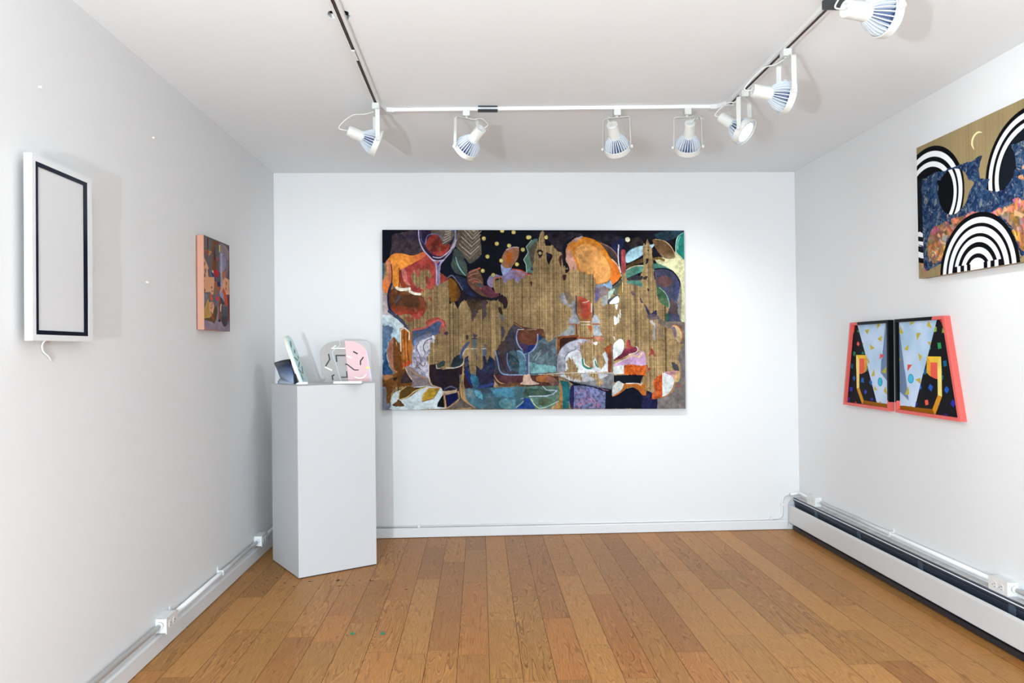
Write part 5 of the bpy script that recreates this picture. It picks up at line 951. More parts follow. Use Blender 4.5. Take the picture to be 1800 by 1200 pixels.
def head_panel():
    p0 = Vector((-0.951, 4.627, PH)); p1 = Vector((-0.673, 4.739, PH)); d = (p1-p0).normalized(); n = Vector((d.y, -d.x, 0))
    t = (550, 585, 11.427)
    def P(x, y, off=0.0): return onto_plane(t[0]+x/t[2], t[1]+y/t[2], p0+n*off, n)
    e = empty('panel_sculpture', p0, 'rounded grey and pink panel with inlaid lines in a white holder on the pedestal', 'sculpture')
    def sheet(name, pts, m_, off0, off1, parent=e, smooth=True):
        bm = bmesh.new(); pp = crom(pts, True, 5) if smooth else pts
        Q = []
        for x, y in pp:
            v = P(x, y, off1); v.z = max(v.z, PH+0.002); Q.append(v)
        add_prism(bm, Q, n*(off0-off1)); return bm_done(name, bm, m_, parent)
    g = [(205, 1005), (268, 918), (235, 885), (190, 850), (170, 660), (145, 430), (152, 365), (175, 315), (205, 275), (250, 235), (300, 203), (350, 182), (415, 168), (480, 160), (640, 160), (652, 330), (680, 600), (710, 1005)]
    sheet('grey_half', g, M_GREYP, 0, 0.006, smooth=False)
    pk = [(640, 160), (760, 162), (840, 170), (900, 200), (960, 232), (1010, 265), (1048, 305), (1072, 360), (1120, 700), (1150, 1005), (710, 1005), (680, 600)]
    sheet('pink_half', pk, M_PINKP, 0, 0.006, smooth=False)
    sheet('lilac_edge', [(1066, 345), (1085, 370), (1135, 640), (1190, 1003), (1148, 1003), (1118, 700)], M_LILAC, 0, 0.006, smooth=False)
    sheet('pearl_film', [(650, 160), (800, 158), (1060, 156), (1125, 185), (1150, 240), (1160, 420), (1195, 1003), (1120, 1000), (1060, 340), (960, 235), (840, 172)], M_PEARL, -0.003, -0.001, smooth=False)
    def inlay(name, pts, w_, m_, lbl=None):
        """a flat bar let into the face, standing 2.5 mm proud"""
        bm = bmesh.new(); W = w_/2
        Q = [np.array(p, float) for p in pts]; Lp, Rp = [], []
        for i, q in enumerate(Q):
            a = Q[max(i-1, 0)]; b_ = Q[min(i+1, len(Q)-1)]
            if 0 < i < len(Q)-1:
                t1 = (q-a)/np.linalg.norm(q-a); t2 = (b_-q)/np.linalg.norm(b_-q); tt = t1+t2; tt /= np.linalg.norm(tt); k = 1/max(0.5, float(np.dot(tt, t1)))
            else: tt = (b_-a)/np.linalg.norm(b_-a); k = 1
            nn = np.array([-tt[1], tt[0]])*W*k; Lp.append(q+nn); Rp.append(q-nn)
        add_prism(bm, [P(x, y, 0.0085) for x, y in Lp+Rp[::-1]], -n*0.0028)
        o = bm_done(name, bm, m_, e); return tag(o, lbl) if lbl else o
    for pts, ww in (([(315, 420), (340, 530), (255, 670)], 25), ([(480, 580), (466, 452), (655, 452)], 27), ([(435, 838), (388, 862), (403, 945)], 24),
                    ([(570, 890), (690, 888), (678, 770)], 22), ([(650, 628), (688, 630), (835, 743), (920, 743)], 21), ([(810, 372), (900, 420)], 27), ([(1018, 483), (958, 560), (958, 645)], 25)):
        inlay('inlaid_line', pts, ww, M_INKB, 'black inlaid line')
    inlay('inlaid_line', [(462, 252), (385, 308), (650, 308)], 22, M_INKW, 'white inlaid line')
    inlay('inlaid_line', [(240, 683), (385, 752)], 27, M_INKW, 'white inlaid line')
    inlay('inlaid_line', [(680, 462), (790, 508)], 24, M_INKC, 'cream inlaid line')
    inlay('inlaid_line', [(838, 878), (890, 903), (945, 912), (1000, 900), (1045, 868), (1080, 822)], 22, M_INKC, 'cream inlaid arc')
    inlay('inlaid_line', [(1068, 705), (1140, 684)], 32, M_YEL, 'lemon yellow inlaid dash')
    inlay('inlaid_line', [(532, 165), (545, 235), (520, 272), (455, 310), (390, 372), (400, 450), (470, 640), (560, 960)], 9, M_PALEB, 'pale blue inlaid line')
    # holder
    bm = bmesh.new(); a = onto(550+412/11.427, 585+1035/11.427, 2, PH); b_ = onto(550+978/11.427, 585+1028/11.427, 2, PH)
    dd = (b_-a).normalized(); nn = Vector((dd.y, -dd.x, 0))
    q = [a, b_, b_-nn*0.05, a-nn*0.05]
    add_prism(bm, [x+Vector((0, 0, 0.004)) for x in q], (0, 0, 0.013)); bm_done('holder', bm, M_BLOCK, e, bevel=0.001)
    bm = bmesh.new(); add_prism(bm, [x-nn*0.004+Vector((0, 0, 0)) if i < 2 else x for i, x in enumerate(q)], (0, 0, 0.004)); tag(bm_done('holder_gap', bm, M_BLACK, e), 'black strip for the shaded gap under the holder')  # black slab stands in for the dark gap below the block
    bm = bmesh.new(); c = b_+dd*0.058-nn*0.02
    add_prism(bm, [b_-nn*0.002, c, b_-nn*0.04], (0, 0, 0.006)); bm_done('holder_tip', bm, M_CLEAR, e)
head_panel()

def lean_panel():
    base = onto(470+655/10.91, 580+1035/10.91, 2, PH)
    e = empty('leaning_sculpture', base, 'narrow pale teal and cream panel seen edge-on, leaning left on the pedestal', 'sculpture')
    vd = (Vector((base.x, base.y, 0))).normalized()
    side = Vector((vd.y, -vd.x, 0))                 # to the right as seen
    ang = math.radians(10)
    dw = (vd*math.cos(ang) + side*math.sin(ang))     # width direction of the panel, nearly along the view
    up = (Vector((0, 0, 1))*math.cos(math.radians(19.0)) - side*math.sin(math.radians(19.0)))
    nrm = dw.cross(up).normalized()
    if nrm.dot(side) < 0: nrm = -nrm
    Wd, Ht = 0.20, 0.302
    o0 = base + Vector((0, 0, 0.003)) - nrm*0.012
    def outline(x0, x1, h, k=10):
        pts = [(x0, 0), (x1, 0)]
        r = (x1-x0)/2
        for i in range(k+1):
            a = PI*i/k; pts.append(((x0+x1)/2+r*math.cos(a), h-r*0.95+r*0.95*math.sin(a)))
        return pts
    def sheet(name, x0, x1, h, off, th, m_, lbl=None):
        bm = bmesh.new(); add_prism(bm, [o0+dw*x+up*y+nrm*off for x, y in outline(x0, x1, h)], nrm*th)
        o = bm_done(name, bm, m_, e); return tag(o, lbl) if lbl else o
    sheet('cream_panel', 0, Wd*0.95, Ht, 0, 0.014, M_CREAM, 'cream front panel')
    sheet('pink_layer', 0.004, Wd*0.9, Ht*0.60, -0.004, 0.004, M_PINKE, 'thin pink layer')
    sheet('teal_panel', 0.006, Wd, Ht-0.002, 0.014, 0.006, M_TEAL, 'pale teal panel')
    def bar(a, b_, w_, m_):
        bm = bmesh.new(); A = np.array(a); B = np.array(b_); t = (B-A)/np.linalg.norm(B-A); q = np.array([-t[1], t[0]])*w_/2
        add_prism(bm, [o0+dw*float(x)+up*float(y)+nrm*0.0205 for x, y in (A+q, B+q, B-q, A-q)], nrm*0.002); tag(bm_done('inlaid_line', bm, m_, e), 'dark inlaid line')
    for a, b_, ww in (((.05, .225), (.09, .26), .008), ((.09, .19), (.12, .205), .014), ((.03, .16), (.10, .14), .006), ((.05, .10), (.13, .13), .007), ((.14, .15), (.15, .17), .006), ((.02, .085), (.08, .06), .006), ((.11, .055), (.16, .10), .006), ((.04, .02), (.05, .055), .008)):
        bar(a, b_, ww, M_TEALD)
    bm = bmesh.new(); q = [base-side*0.03-vd*0.01, base+side*0.035-vd*0.01, base+side*0.035+vd*0.12, base-side*0.03+vd*0.12]
    for x in q: x.z = PH
    add_prism(bm, q, (0, 0, 0.012)); bm_done('holder', bm, M_BLOCK, e, bevel=0.001)
lean_panel()

def navy_card():
    """curved dark blue sheet, coloured from near-black at the top edge to pale blue at the foot"""
    t = (470, 580, 10.91); q0 = Vector((-1.218, 4.617, PH)); q1 = Vector((-1.088, 4.482, PH)); qd = (q1-q0).normalized(); qn = Vector((-qd.y, qd.x, 0))
    def P(x, y, o=0.0): return onto_plane(t[0]+x/t[2], t[1]+y/t[2], q0+qn*o, qn)
    b0 = P(205, 1045); b0.z = PH
    e = empty('blue_card', b0, 'curved glossy navy card fading to pale blue, folded to stand behind the leaning panel', 'card')
    m_ = mat('navy_pale_gradient', '#20304a', 0.22, spec=0.5); nt = m_.node_tree
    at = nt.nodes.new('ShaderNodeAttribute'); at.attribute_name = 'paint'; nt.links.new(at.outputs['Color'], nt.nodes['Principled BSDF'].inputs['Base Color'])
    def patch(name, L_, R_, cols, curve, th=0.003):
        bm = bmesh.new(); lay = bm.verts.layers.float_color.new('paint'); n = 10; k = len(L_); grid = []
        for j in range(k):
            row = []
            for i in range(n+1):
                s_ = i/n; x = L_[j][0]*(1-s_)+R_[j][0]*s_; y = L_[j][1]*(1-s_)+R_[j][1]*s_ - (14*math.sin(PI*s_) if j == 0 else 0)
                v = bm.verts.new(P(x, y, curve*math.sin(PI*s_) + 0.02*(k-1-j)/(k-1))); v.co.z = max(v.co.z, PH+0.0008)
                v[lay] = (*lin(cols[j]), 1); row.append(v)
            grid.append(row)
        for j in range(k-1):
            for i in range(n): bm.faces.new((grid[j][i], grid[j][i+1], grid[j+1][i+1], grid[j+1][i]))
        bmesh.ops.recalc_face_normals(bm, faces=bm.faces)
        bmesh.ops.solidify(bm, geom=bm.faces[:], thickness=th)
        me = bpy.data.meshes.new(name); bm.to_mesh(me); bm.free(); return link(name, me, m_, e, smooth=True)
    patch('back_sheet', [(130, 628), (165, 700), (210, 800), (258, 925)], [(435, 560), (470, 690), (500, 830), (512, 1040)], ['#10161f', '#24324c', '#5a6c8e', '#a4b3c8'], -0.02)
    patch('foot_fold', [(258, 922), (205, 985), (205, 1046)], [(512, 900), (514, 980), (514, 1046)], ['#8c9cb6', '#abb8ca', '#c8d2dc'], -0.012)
    o = patch('side_sheet', [(438, 560), (480, 690), (512, 860), (516, 1042)], [(441, 575), (500, 720), (560, 880), (596, 1000)], ['#10161f', '#141c2c', '#1a2438', '#1c2638'], 0.0)
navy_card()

def clear_stand():
    t = (470, 580, 10.91); yy = 4.64
    path = [(635, 100), (700, 255), (770, 420), (830, 590), (885, 760), (925, 880), (960, 960), (1000, 1000), (1090, 1022)]
    pts = [onto(t[0]+x/t[2], t[1]+y/t[2], 1, yy) for x, y in crom(path, False, 4)]
    for p in pts: p.z = max(p.z, PH+0.002)
    e = empty('acrylic_stand', (pts[-1].x, pts[-1].y, PH), 'clear bent acrylic sheet standing between the two sculptures on the pedestal', 'stand')
    d = Vector((-0.16, 0.985, 0)); bm = bmesh.new()
    n = len(pts); th = 0.004
    A = [bm.verts.new(p) for p in pts] + [bm.verts.new(p+Vector((th, 0, th*0.3))) for p in pts[::-1]]
    B = [bm.verts.new(v.co+d*0.13) for v in A]
    bm.faces.new(A); bm.faces.new(B[::-1])
    for i in range(len(A)): bm.faces.new((A[i], B[i], B[(i+1) % len(A)], A[(i+1) % len(A)]))
    bm_done('bent_sheet', bm, M_CLEAR, e)
clear_stand()

# ------------------------------------------------------------------ wall display (left wall)
def wall_display():
    g, d = 0.024, 0.048; xw = XL+g; xf = XL+d
    def yz(px, py): p = onto(px, py, 0, xf); return p.y, p.z
    y0, z1 = yz(56, 268); y1, _ = yz(161.5, 315); _, z0 = yz(51, 598)
    e = empty('wall_display', (XL, (y0+y1)/2, z0), 'white-framed upright screen with a pale grey picture, nearest the viewer on the left wall', 'display')
    # frame bars with mitred look
    a0, a1, c0, c1 = y0, y1, z0, z1
    tile = (0, 250, 3.077)
    i0, j1 = yz(192/3.077, 250+100/3.077); i1, _ = yz(473/3.077, 250+225/3.077); _, j0 = yz(178/3.077, 250+1038/3.077)
    bm = bmesh.new()
    add_box(bm, xw, xf, a0, i0, c0, c1); add_box(bm, xw, xf, i1, a1, c0, c1); add_box(bm, xw, xf, i0, i1, c0, j0); add_box(bm, xw, xf, i0, i1, j1, c1)
    bmesh.ops.remove_doubles(bm, verts=bm.verts, dist=1e-5)
    bm_done('frame', bm, mat('frame_white_lacquer', (0.68, 0.69, 0.705), 0.3, noise=0.01), e)
    box('back_panel', (xw, xw+0.003, i0, i1, j0, j1), M_BLACK, e)
    k0, l1 = yz(207/3.077, 250+130/3.077); k1, _ = yz(455/3.077, 250+243/3.077); _, l0 = yz(195/3.077, 250+1015/3.077)
    xb = xf-0.0006
    bm = bmesh.new()
    add_box(bm, xb-0.006, xb, i0, k0, j0, j1); add_box(bm, xb-0.006, xb, k1, i1, j0, j1); add_box(bm, xb-0.006, xb, k0, k1, j0, l0); add_box(bm, xb-0.006, xb, k0, k1, l1, j1)
    bm_done('bezel', bm, mat('bezel_black_gloss', (0.004, 0.008, 0.020), 0.2, spec=0.12, noise=0.1), e)
    box('screen', (xb-0.008, xb-0.003, k0, k1, l0, l1), mat('screen_pale_grey', (0.62, 0.625, 0.635), 0.35, spec=0.3, noise=0.01, nscale=2), e)
    # cleat on the wall behind, and the power cord
    box('wall_cleat', (XL+0.0005, xw, (y0+y1)/2-0.1, (y0+y1)/2+0.1, c1-0.12, c1-0.08), M_WOOD, e)
    def yw(px, py): return onto(px, py, 0, XL+0.006)
    pts = [yw(78, 597)+Vector((0.006, 0, 0)), yw(75.5, 603), yw(74, 610), yw(75.5, 616), yw(80, 621.5), yw(86, 627), yw(92, 634)+Vector((-0.004, 0, 0))]
    bm = bmesh.new(); add_tube(bm, [tuple(p) for p in crom([tuple(p) for p in pts], False, 5)], 0.0028, 8); bm_done('power_cord', bm, M_WHITE, e)
wall_display()

# ------------------------------------------------------------------ stretched canvases
def canvas_back(e, x0, x1, y0, y1, z0, z1, face_mat, axis, front, edge_name='canvas_edge', inset=0.012):
    """sides of the canvas (open at front) and the pine stretcher behind"""
    bm = bmesh.new(); t = 0.003
    if axis == 1:
        yb, yf = front
        add_box(bm, x0, x0+t, yf, yb, z0, z1); add_box(bm, x1-t, x1, yf, yb, z0, z1); add_box(bm, x0+t, x1-t, yf, yb, z0, z0+t); add_box(bm, x0+t, x1-t, yf, yb, z1-t, z1)
        bm_done(edge_name, bm, face_mat, e)
        bm = bmesh.new(); s_ = 0.04
        a = yb-0.018; b_ = yb-0.001
        add_box(bm, x0+t, x0+s_, a, b_, z0+t, z1-t); add_box(bm, x1-s_, x1-t, a, b_, z0+t, z1-t); add_box(bm, x0+s_, x1-s_, a, b_, z0+t, z0+s_); add_box(bm, x0+s_, x1-s_, a, b_, z1-s_, z1-t)
        bm_done('stretcher', bm, M_WOOD, e)
    else:
        xb, xf = front
        lo, hi = min(xb, xf), max(xb, xf)
        add_box(bm, lo, hi, y0, y0+t, z0, z1); add_box(bm, lo, hi, y1-t, y1, z0, z1); add_box(bm, lo, hi, y0+t, y1-t, z0, z0+t); add_box(bm, lo, hi, y0+t, y1-t, z1-t, z1)
        bm_done(edge_name, bm, face_mat, e)
        sg = 1 if xf > xb else -1; s_ = 0.035
        a, b_ = sorted((xb+sg*0.001, xb+sg*0.016)); bm = bmesh.new()
        add_box(bm, a, b_, y0+t, y0+s_, z0+t, z1-t); add_box(bm, a, b_, y1-s_, y1-t, z0+t, z1-t); add_box(bm, a, b_, y0+s_, y1-s_, z0+t, z0+s_); add_box(bm, a, b_, y0+s_, y1-s_, z1-s_, z1-t)
        bm_done('stretcher', bm, M_WOOD, e)

# large painting on the back wall
BX0, BX1, BZ0, BZ1 = -0.643, 1.392, 0.850, 2.054
def big_painting():
    yf = YB-0.047
    e = empty('large_painting', ((BX0+BX1)/2, YB, BZ0), 'very wide abstract painting of glasses and an orange moon on burlap, on the back wall', 'painting')
    art_grid('painted_canvas', None, None, None, 860, 510, art_big, e, M_OIL, quad=[(-0.640, yf, 2.0625), (1.396, yf, 2.0470), (1.389, yf, 0.8385), (-0.650, yf, 0.8610)])
    m_ = mat('unprimed_linen_edge', lin('#4a4038'), 0.8, noise=0.4, nscale=60)
    bm = bmesh.new(); q = [Vector((-0.640, yf, 2.0625)), Vector((1.396, yf, 2.0470)), Vector((1.389, yf, 0.8385)), Vector((-0.650, yf, 0.8610))]
    A = [bm.verts.new(p) for p in q]; B = [bm.verts.new(p+Vector((0, 0.046, 0))) for p in q]
    for i in range(4): bm.faces.new((A[i], A[(i+1) % 4], B[(i+1) % 4], B[i]))
    bm_done('canvas_edge', bm, m_, e)
    bm = bmesh.new(); c = sum(q, Vector())/4
    for i in range(4):
        a, b_ = q[i], q[(i+1) % 4]; a2 = a+(c-a)*0.06; b2 = b_+(c-b_)*0.06
        a = a+(c-a)*0.004; b_ = b_+(c-b_)*0.004
        add_prism(bm, [p+Vector((0, 0.026, 0)) for p in (a, b_, b2, a2)], (0, 0.019, 0))
    bm_done('stretcher', bm, M_WOOD, e)
big_painting()

def small_painting():
    xf = XL+0.038
    y0, z1 = onto(358, 412, 0, xf).yz; y1 = onto(403, 431, 0, xf).y; z0 = onto(358, 577.5, 0, xf).z
    z1 = 1.8255; z0 = 1.3665
    e = empty('small_painting', (XL, (y0+y1)/2, z0), 'small painting with salmon pink edges and a red tulip, on the left wall', 'painting')
    canvas_back(e, 0, 0, y0, y1, z0, z1, mat('salmon_paint_edge', tuple(x*0.62 for x in lin('#e3a88c')), 0.6, noise=0.1, nscale=30), 0, (XL+0.006, xf-0.0005))
    box('backing_strip', (XL+0.0005, XL+0.006, y0+0.001, y1-0.001, z0+0.001, z1-0.001), mat('maroon_backing', lin('#7d4a44'), 0.7, noise=0.2), e)
    art_grid('painted_canvas', None, None, None, 150, 340, art_small, e, M_OIL, quad=[(xf, y0, z1), (xf, y1, z1), (xf, y1, z0), (xf, y0, z0)])
small_painting()

def arc_painting():
    xf = XR-0.040; y0, y1, z0, z1 = 2.730, 3.592, 1.5735, 2.2125
    e = empty('arc_painting', (XR, (y0+y1)/2, z0), 'linen painting with black and white arcs and a crescent moon, on the right wall', 'painting')
    canvas_back(e, 0, 0, y0, y1, z0, z1, mat('linen_edge', lin('#9a8a70'), 0.8, noise=0.1, nscale=60), 0, (XR-0.001, xf+0.0005))
    art_grid('painted_canvas', None, None, None, 560, 420, art_arc, e, M_FLATPAINT, quad=[(xf, y1, z1), (xf, y0, z1), (xf, y0, z0), (xf, y1, z0)])
arc_painting()

M_CORAL = mat('coral_frame_paint', tuple(x*0.76 for x in lin('#f0675f')), 0.45, noise=0.02, nscale=10)
M_NAVYF = mat('black_navy_frame_paint', lin('#05080e'), 0.45, spec=0.12, noise=0.05)
def diptych(name, TL, TR, BR, BL, navy_top, navy_side, near_side, art_fn, label):
    """shallow tray frame: TL.. are (y,z) outer corners at the right wall, L = far from the viewer"""
    xw = XR-0.0005; xf = XR-0.031; xa = XR-0.014; r = 0.016
    e = empty(name, (XR, (BL[0]+BR[0])/2, BL[1]), label, 'painting', 'pair of slanted coral and black framed panels')
    V2 = lambda p: np.array(p, float)
    o = [V2(TL), V2(TR), V2(BR), V2(BL)]
    c = sum(o)/4
    def inset(k):   # offset corner inwards by r along both sides
        a, b_, d = o[k-1], o[k], o[(k+1) % 4]
        t1 = (b_-a)/np.linalg.norm(b_-a); t2 = (d-b_)/np.linalg.norm(d-b_)
        n1 = np.array([-t1[1], t1[0]]); n1 *= np.sign(np.dot(c-b_, n1)); n2 = np.array([-t2[1], t2[0]]); n2 *= np.sign(np.dot(c-b_, n2))
        M = np.array([n1, n2]); return b_+np.linalg.solve(M, [r, r])
    i_ = [inset(k) for k in range(4)]
    def bar(nm, a, b_, s0, s1, m_, lbl):
        """piece of the frame side a->b between fractions s0,s1"""
        A0 = o[a]*(1-s0)+o[b_]*s0; A1 = o[a]*(1-s1)+o[b_]*s1; B0 = i_[a]*(1-s0)+i_[b_]*s0; B1 = i_[a]*(1-s1)+i_[b_]*s1
        bm = bmesh.new(); add_prism(bm, [(xw, *p) for p in (A0, A1, B1, B0)], (xf-xw, 0, 0)); tag(bm_done(nm, bm, m_, e), lbl)
    # sides: top 0-1, near 1-2, bottom 2-3, far 3-0
    bar('frame_bar', 0, 1, 0, navy_top[0], M_CORAL, 'coral part of the top bar') if navy_top[0] > 0 else None
    bar('frame_bar', 0, 1, navy_top[0], navy_top[1], M_NAVYF, 'black top bar')
    bar('frame_bar', 0, 1, navy_top[1], 1, M_CORAL, 'coral part of the top bar') if navy_top[1] < 1 else None
    bar('frame_bar', 2, 3, 0, 1, M_CORAL, 'coral bottom bar')
    s = navy_side
    if near_side == 'navy':
        bar('frame_bar', 1, 2, 0, s, M_NAVYF, 'black side bar'); bar('frame_bar', 1, 2, s, 1, M_CORAL, 'coral foot of the side bar'); bar('frame_bar', 3, 0, 0, 1, M_CORAL, 'coral slanted side bar')
    else:
        bar('frame_bar', 3, 0, 1-s, 1, M_NAVYF, 'black side bar'); bar('frame_bar', 3, 0, 0, 1-s, M_CORAL, 'coral foot of the side bar'); bar('frame_bar', 1, 2, 0, 1, M_CORAL, 'coral slanted side bar')
    bm = bmesh.new(); add_prism(bm, [(xw, *p) for p in i_], (-0.010, 0, 0)); bm_done('backing_board', bm, M_WOOD, e)
    art_grid('painted_panel', None, None, None, 300, 320, art_fn, e, M_FLATPAINT, quad=[(xa, *(c+(p-c)*1.002)) for p in i_])
    return e
diptych('framed_panel', (4.305, 1.385), (3.893, 1.385), (3.900, 0.903), (4.405, 0.903), (0.20, 1.0), 0.90, 'navy', art_dip_far, 'slanted coral and black framed panel of the pair, farther one, slanting to the left')
diptych('framed_panel', (3.835, 1.385), (3.416, 1.385), (3.306, 0.903), (3.840, 0.903), (0.0, 0.79), 0.90, 'coral', art_dip_near, 'slanted coral and black framed panel of the pair, nearer one, slanting to the right')

# ------------------------------------------------------------------ baseboard heater
def heater():
    y0, y1 = 2.10, 5.088
    e = empty('baseboard_heater', (XR, (y0+y1)/2, 0), 'long white baseboard heater with open dark top, along the foot of the right wall', 'heater')
    X = lambda o: XR-o
    box('back_plate', (X(0.004), X(0.0005), y0, y1, 0.012, 0.236), M_TRIM, e)
    box('top_shelf', (X(0.046), X(0.004), y0, y1, 0.218, 0.2205), M_DUST, e)
    box('dark_lip', (X(0.056), X(0.046), y0, y1-0.002, 0.200, 0.2195), M_SLATE, e)
    box('metal_edge', (X(0.0615), X(0.056), y0, y1-0.004, 0.2105, 0.2135), M_EDGE, e)
    bm = bmesh.new(); add_box(bm, X(0.046), X(0.004), y0, y1-0.004, 0.025, 0.2175)
    for zz in (0.19, 0.176): add_box(bm, X(0.052), X(0.046), y0, y1-0.004, zz-0.003, zz+0.003)
    bm_done('fin_housing', bm, M_SLATE, e)
    box('foot_rail', (X(0.066), X(0.046), y0, y1-0.01, 0.005, 0.030), M_BLACK, e)
    # white front cover, top edge rolled back
    bm = bmesh.new(); prof = [(0.084, 0.050), (0.086, 0.052), (0.088, 0.160), (0.086, 0.170), (0.080, 0.172), (0.080, 0.169), (0.084, 0.167), (0.0855, 0.158), (0.0835, 0.054), (0.080, 0.052)]
    A = [bm.verts.new((X(o), y0, z)) for o, z in prof]; B = [bm.verts.new((X(o), y1, z)) for o, z in prof]
    bm.faces.new(A); bm.faces.new(B[::-1]); n = len(prof)
    for i in range(n): bm.faces.new((A[i], B[i], B[(i+1) % n], A[(i+1) % n]))
    bm_done('front_panel', bm, M_HPANEL, e)
    for yy in (4.737, 4.196, 3.600, 2.966, 2.35):
        bm = bmesh.new(); add_box(bm, X(0.083), X(0.046), yy-0.016, yy+0.016, 0.150, 0.154); add_box(bm, X(0.056), X(0.050), yy-0.018, yy+0.018, 0.150, 0.200); add_box(bm, X(0.083), X(0.080), yy-0.010, yy+0.010, 0.12, 0.160)
        bm_done('bracket', bm, mat('bracket_steel', (0.05, 0.07, 0.10), 0.35, noise=0.2) if 'bracket_steel' not in bpy.data.materials else bpy.data.materials['bracket_steel'], e)
    bm = bmesh.new(); add_prism(bm, [(X(o), 5.0885, z) for o, z in ((0.002, 0.006), (0.086, 0.045), (0.088, 0.165), (0.070, 0.205), (0.045, 0.226), (0.002, 0.228))], (0, 0.004, 0))
    bm_done('end_cap', bm, mat('end_cap_enamel', (0.50, 0.53, 0.56), 0.4, noise=0.05), e)
    return e
heater()

# ------------------------------------------------------------------ surface conduit and outlet boxes
def conduit(name, label, runs, r, clips, wall):
    p = runs[0][0]; e = empty(name, p, label, 'conduit', 'painted surface conduits')
    for run in runs:
        bm = bmesh.new(); add_tube(bm, run, r, 12); bm_done('pipe', bm, M_WHITE, e)
    for c in clips:
        bm = bmesh.new(); x, y, z = c
        if wall == 'L': add_box(bm, XL+0.0003, XL+0.004, y-0.009, y+0.009, z+r*0.6, z+0.032); add_box(bm, XL+0.0003, x+r+0.002, y-0.008, y+0.008, z-r-0.002, z+r+0.002)
        elif wall == 'R': add_box(bm, XR-0.004, XR-0.0003, y-0.009, y+0.009, z+r*0.6, z+0.032); add_box(bm, x-r-0.002, XR-0.0003, y-0.008, y+0.008, z-r-0.002, z+r+0.002)
        else: add_box(bm, x-0.008, x+0.008, y-r-0.002, YB-0.0003, z-r-0.002, z+r+0.006)
        bm_done('clip', bm, M_WHITE, e, bevel=0.001)
    return e
ZL = 0.119; XCL = XL+0.021
conduit('conduit', 'white painted conduit run along the left wall above its baseboard', [[(XCL, YF+0.1, ZL), (XCL, 3.222, ZL)], [(XCL, 3.342, ZL), (XCL, 4.603, ZL)], [(XCL, 4.727, ZL), (XCL, 5.085, ZL)]], 0.0105, [(XCL, 3.978, ZL), (XCL, 3.375, ZL), (XCL, 2.4, ZL)], 'L')
ZR = 0.250; XCR = XR-0.016
conduit('conduit', 'white painted conduit run along the right wall above the heater', [[(XCR, YF+0.1, ZR), (XCR, 2.998, ZR)], [(XCR, 3.117, ZR), (XCR, 4.767, ZR)], [(XCR, 4.887, ZR), (XCR, 5.06, ZR+0.002), (XCR-0.004, 5.085, ZR-0.002), (XCR-0.03, 5.098, ZR-0.010), (XCR-0.055, 5.10, ZR-0.012)]], 0.0105, [(XCR, 3.93, ZR)], 'R')
conduit('conduit', 'thin white conduit lying on the baseboard of the back wall, rising at its right end', [[(XL+0.03, YB-0.008, 0.078), (1.9, YB-0.008, 0.072), (2.03, YB-0.008, 0.076), (2.056, YB-0.008, 0.092), (2.058, YB-0.008, 0.12), (2.058, YB-0.009, 0.19), (2.066, YB-0.010, 0.222), (2.09, YB-0.012, 0.238), (2.11, YB-0.012, 0.238)]], 0.0065, [(-0.42, YB-0.008, 0.0765), (1.98, YB-0.008, 0.075), (2.058, YB-0.009, 0.17)], 'B')

def outlet(y0, y1, z0, z1, wall, label):
    depth = 0.048; s = 1 if wall == 'L' else -1; X0 = XL if wall == 'L' else XR
    e = empty('outlet_box', (X0, (y0+y1)/2, z0), label, 'outlet', 'surface mounted outlet boxes')
    xs = sorted((X0+s*0.0005, X0+s*(depth-0.004))); i = 0.004
    box('back_box', (xs[0], xs[1], y0+i, y1-i, z0+i, z1-i), M_WHITE, e, bevel=0.002)
    xs = sorted((X0+s*(depth-0.004), X0+s*depth)); box('face_plate', (xs[0], xs[1], y0, y1, z0, z1), M_OUT, e, bevel=0.001)
    cz = (z0+z1)/2
    for k in (-1, 1):
        cy = (y0+y1)/2+k*0.0205
        bm = bmesh.new(); n = 24; rr = 0.0165
        ring = [(X0+s*depth, cy+max(-0.0145, min(0.0145, rr*math.cos(2*PI*j/n))), cz+rr*math.sin(2*PI*j/n)) for j in range(n)]
        add_prism(bm, ring, (s*0.0018, 0, 0)); so = bm_done('socket', bm, M_OUT, e)
        bm = bmesh.new()
        for (oy, oz, hy, hz) in ((-0.004, 0.0065, 0.0042, 0.0012), (-0.004, -0.0065, 0.0036, 0.0012)):
            a, b_ = sorted((X0+s*(depth+0.0018), X0+s*(depth+0.0022))); add_box(bm, a, b_, cy+oy-hy, cy+oy+hy, cz+oz-hz, cz+oz+hz)
        a, b_ = sorted((X0+s*(depth+0.0018), X0+s*(depth+0.0022))); add_box(bm, a, b_, cy+0.0065, cy+0.0105, cz-0.002, cz+0.002)
        bm_done('slots', bm, M_HOLE, so)
    bm = bmesh.new(); a, b_ = sorted((X0+s*depth, X0+s*(depth+0.001))); add_box(bm, a, b_, (y0+y1)/2-0.002, (y0+y1)/2+0.002, cz-0.002, cz+0.002); bm_done('screw', bm, M_EDGE, e)
    # threaded hub where the pipe comes in
    for yy, dy in ((y0, -0.014), (y1, 0.014)):
        bm = bmesh.new(); xc = X0+s*(0.021 if wall == 'L' else 0.016); zc = ZL if wall == 'L' else ZR
        add_tube(bm, [(xc, yy-dy*0.25, zc), (xc, yy+dy, zc)], 0.0145, 16); bm_done('hub', bm, M_WHITE, e)
    return e
outlet(3.224, 3.340, 0.082, 0.148, 'L', 'white double outlet box on the left wall conduit, out in the open nearer the viewer')
outlet(4.605, 4.725, 0.088, 0.154, 'L', 'white double outlet box on the left wall conduit, close beside the pedestal')
outlet(4.769, 4.885, 0.216, 0.282, 'R', 'white double outlet box above the heater, in the far right corner')
outlet(3.000, 3.115, 0.212, 0.280, 'R', 'white double outlet box above the heater, at the right edge near the viewer')

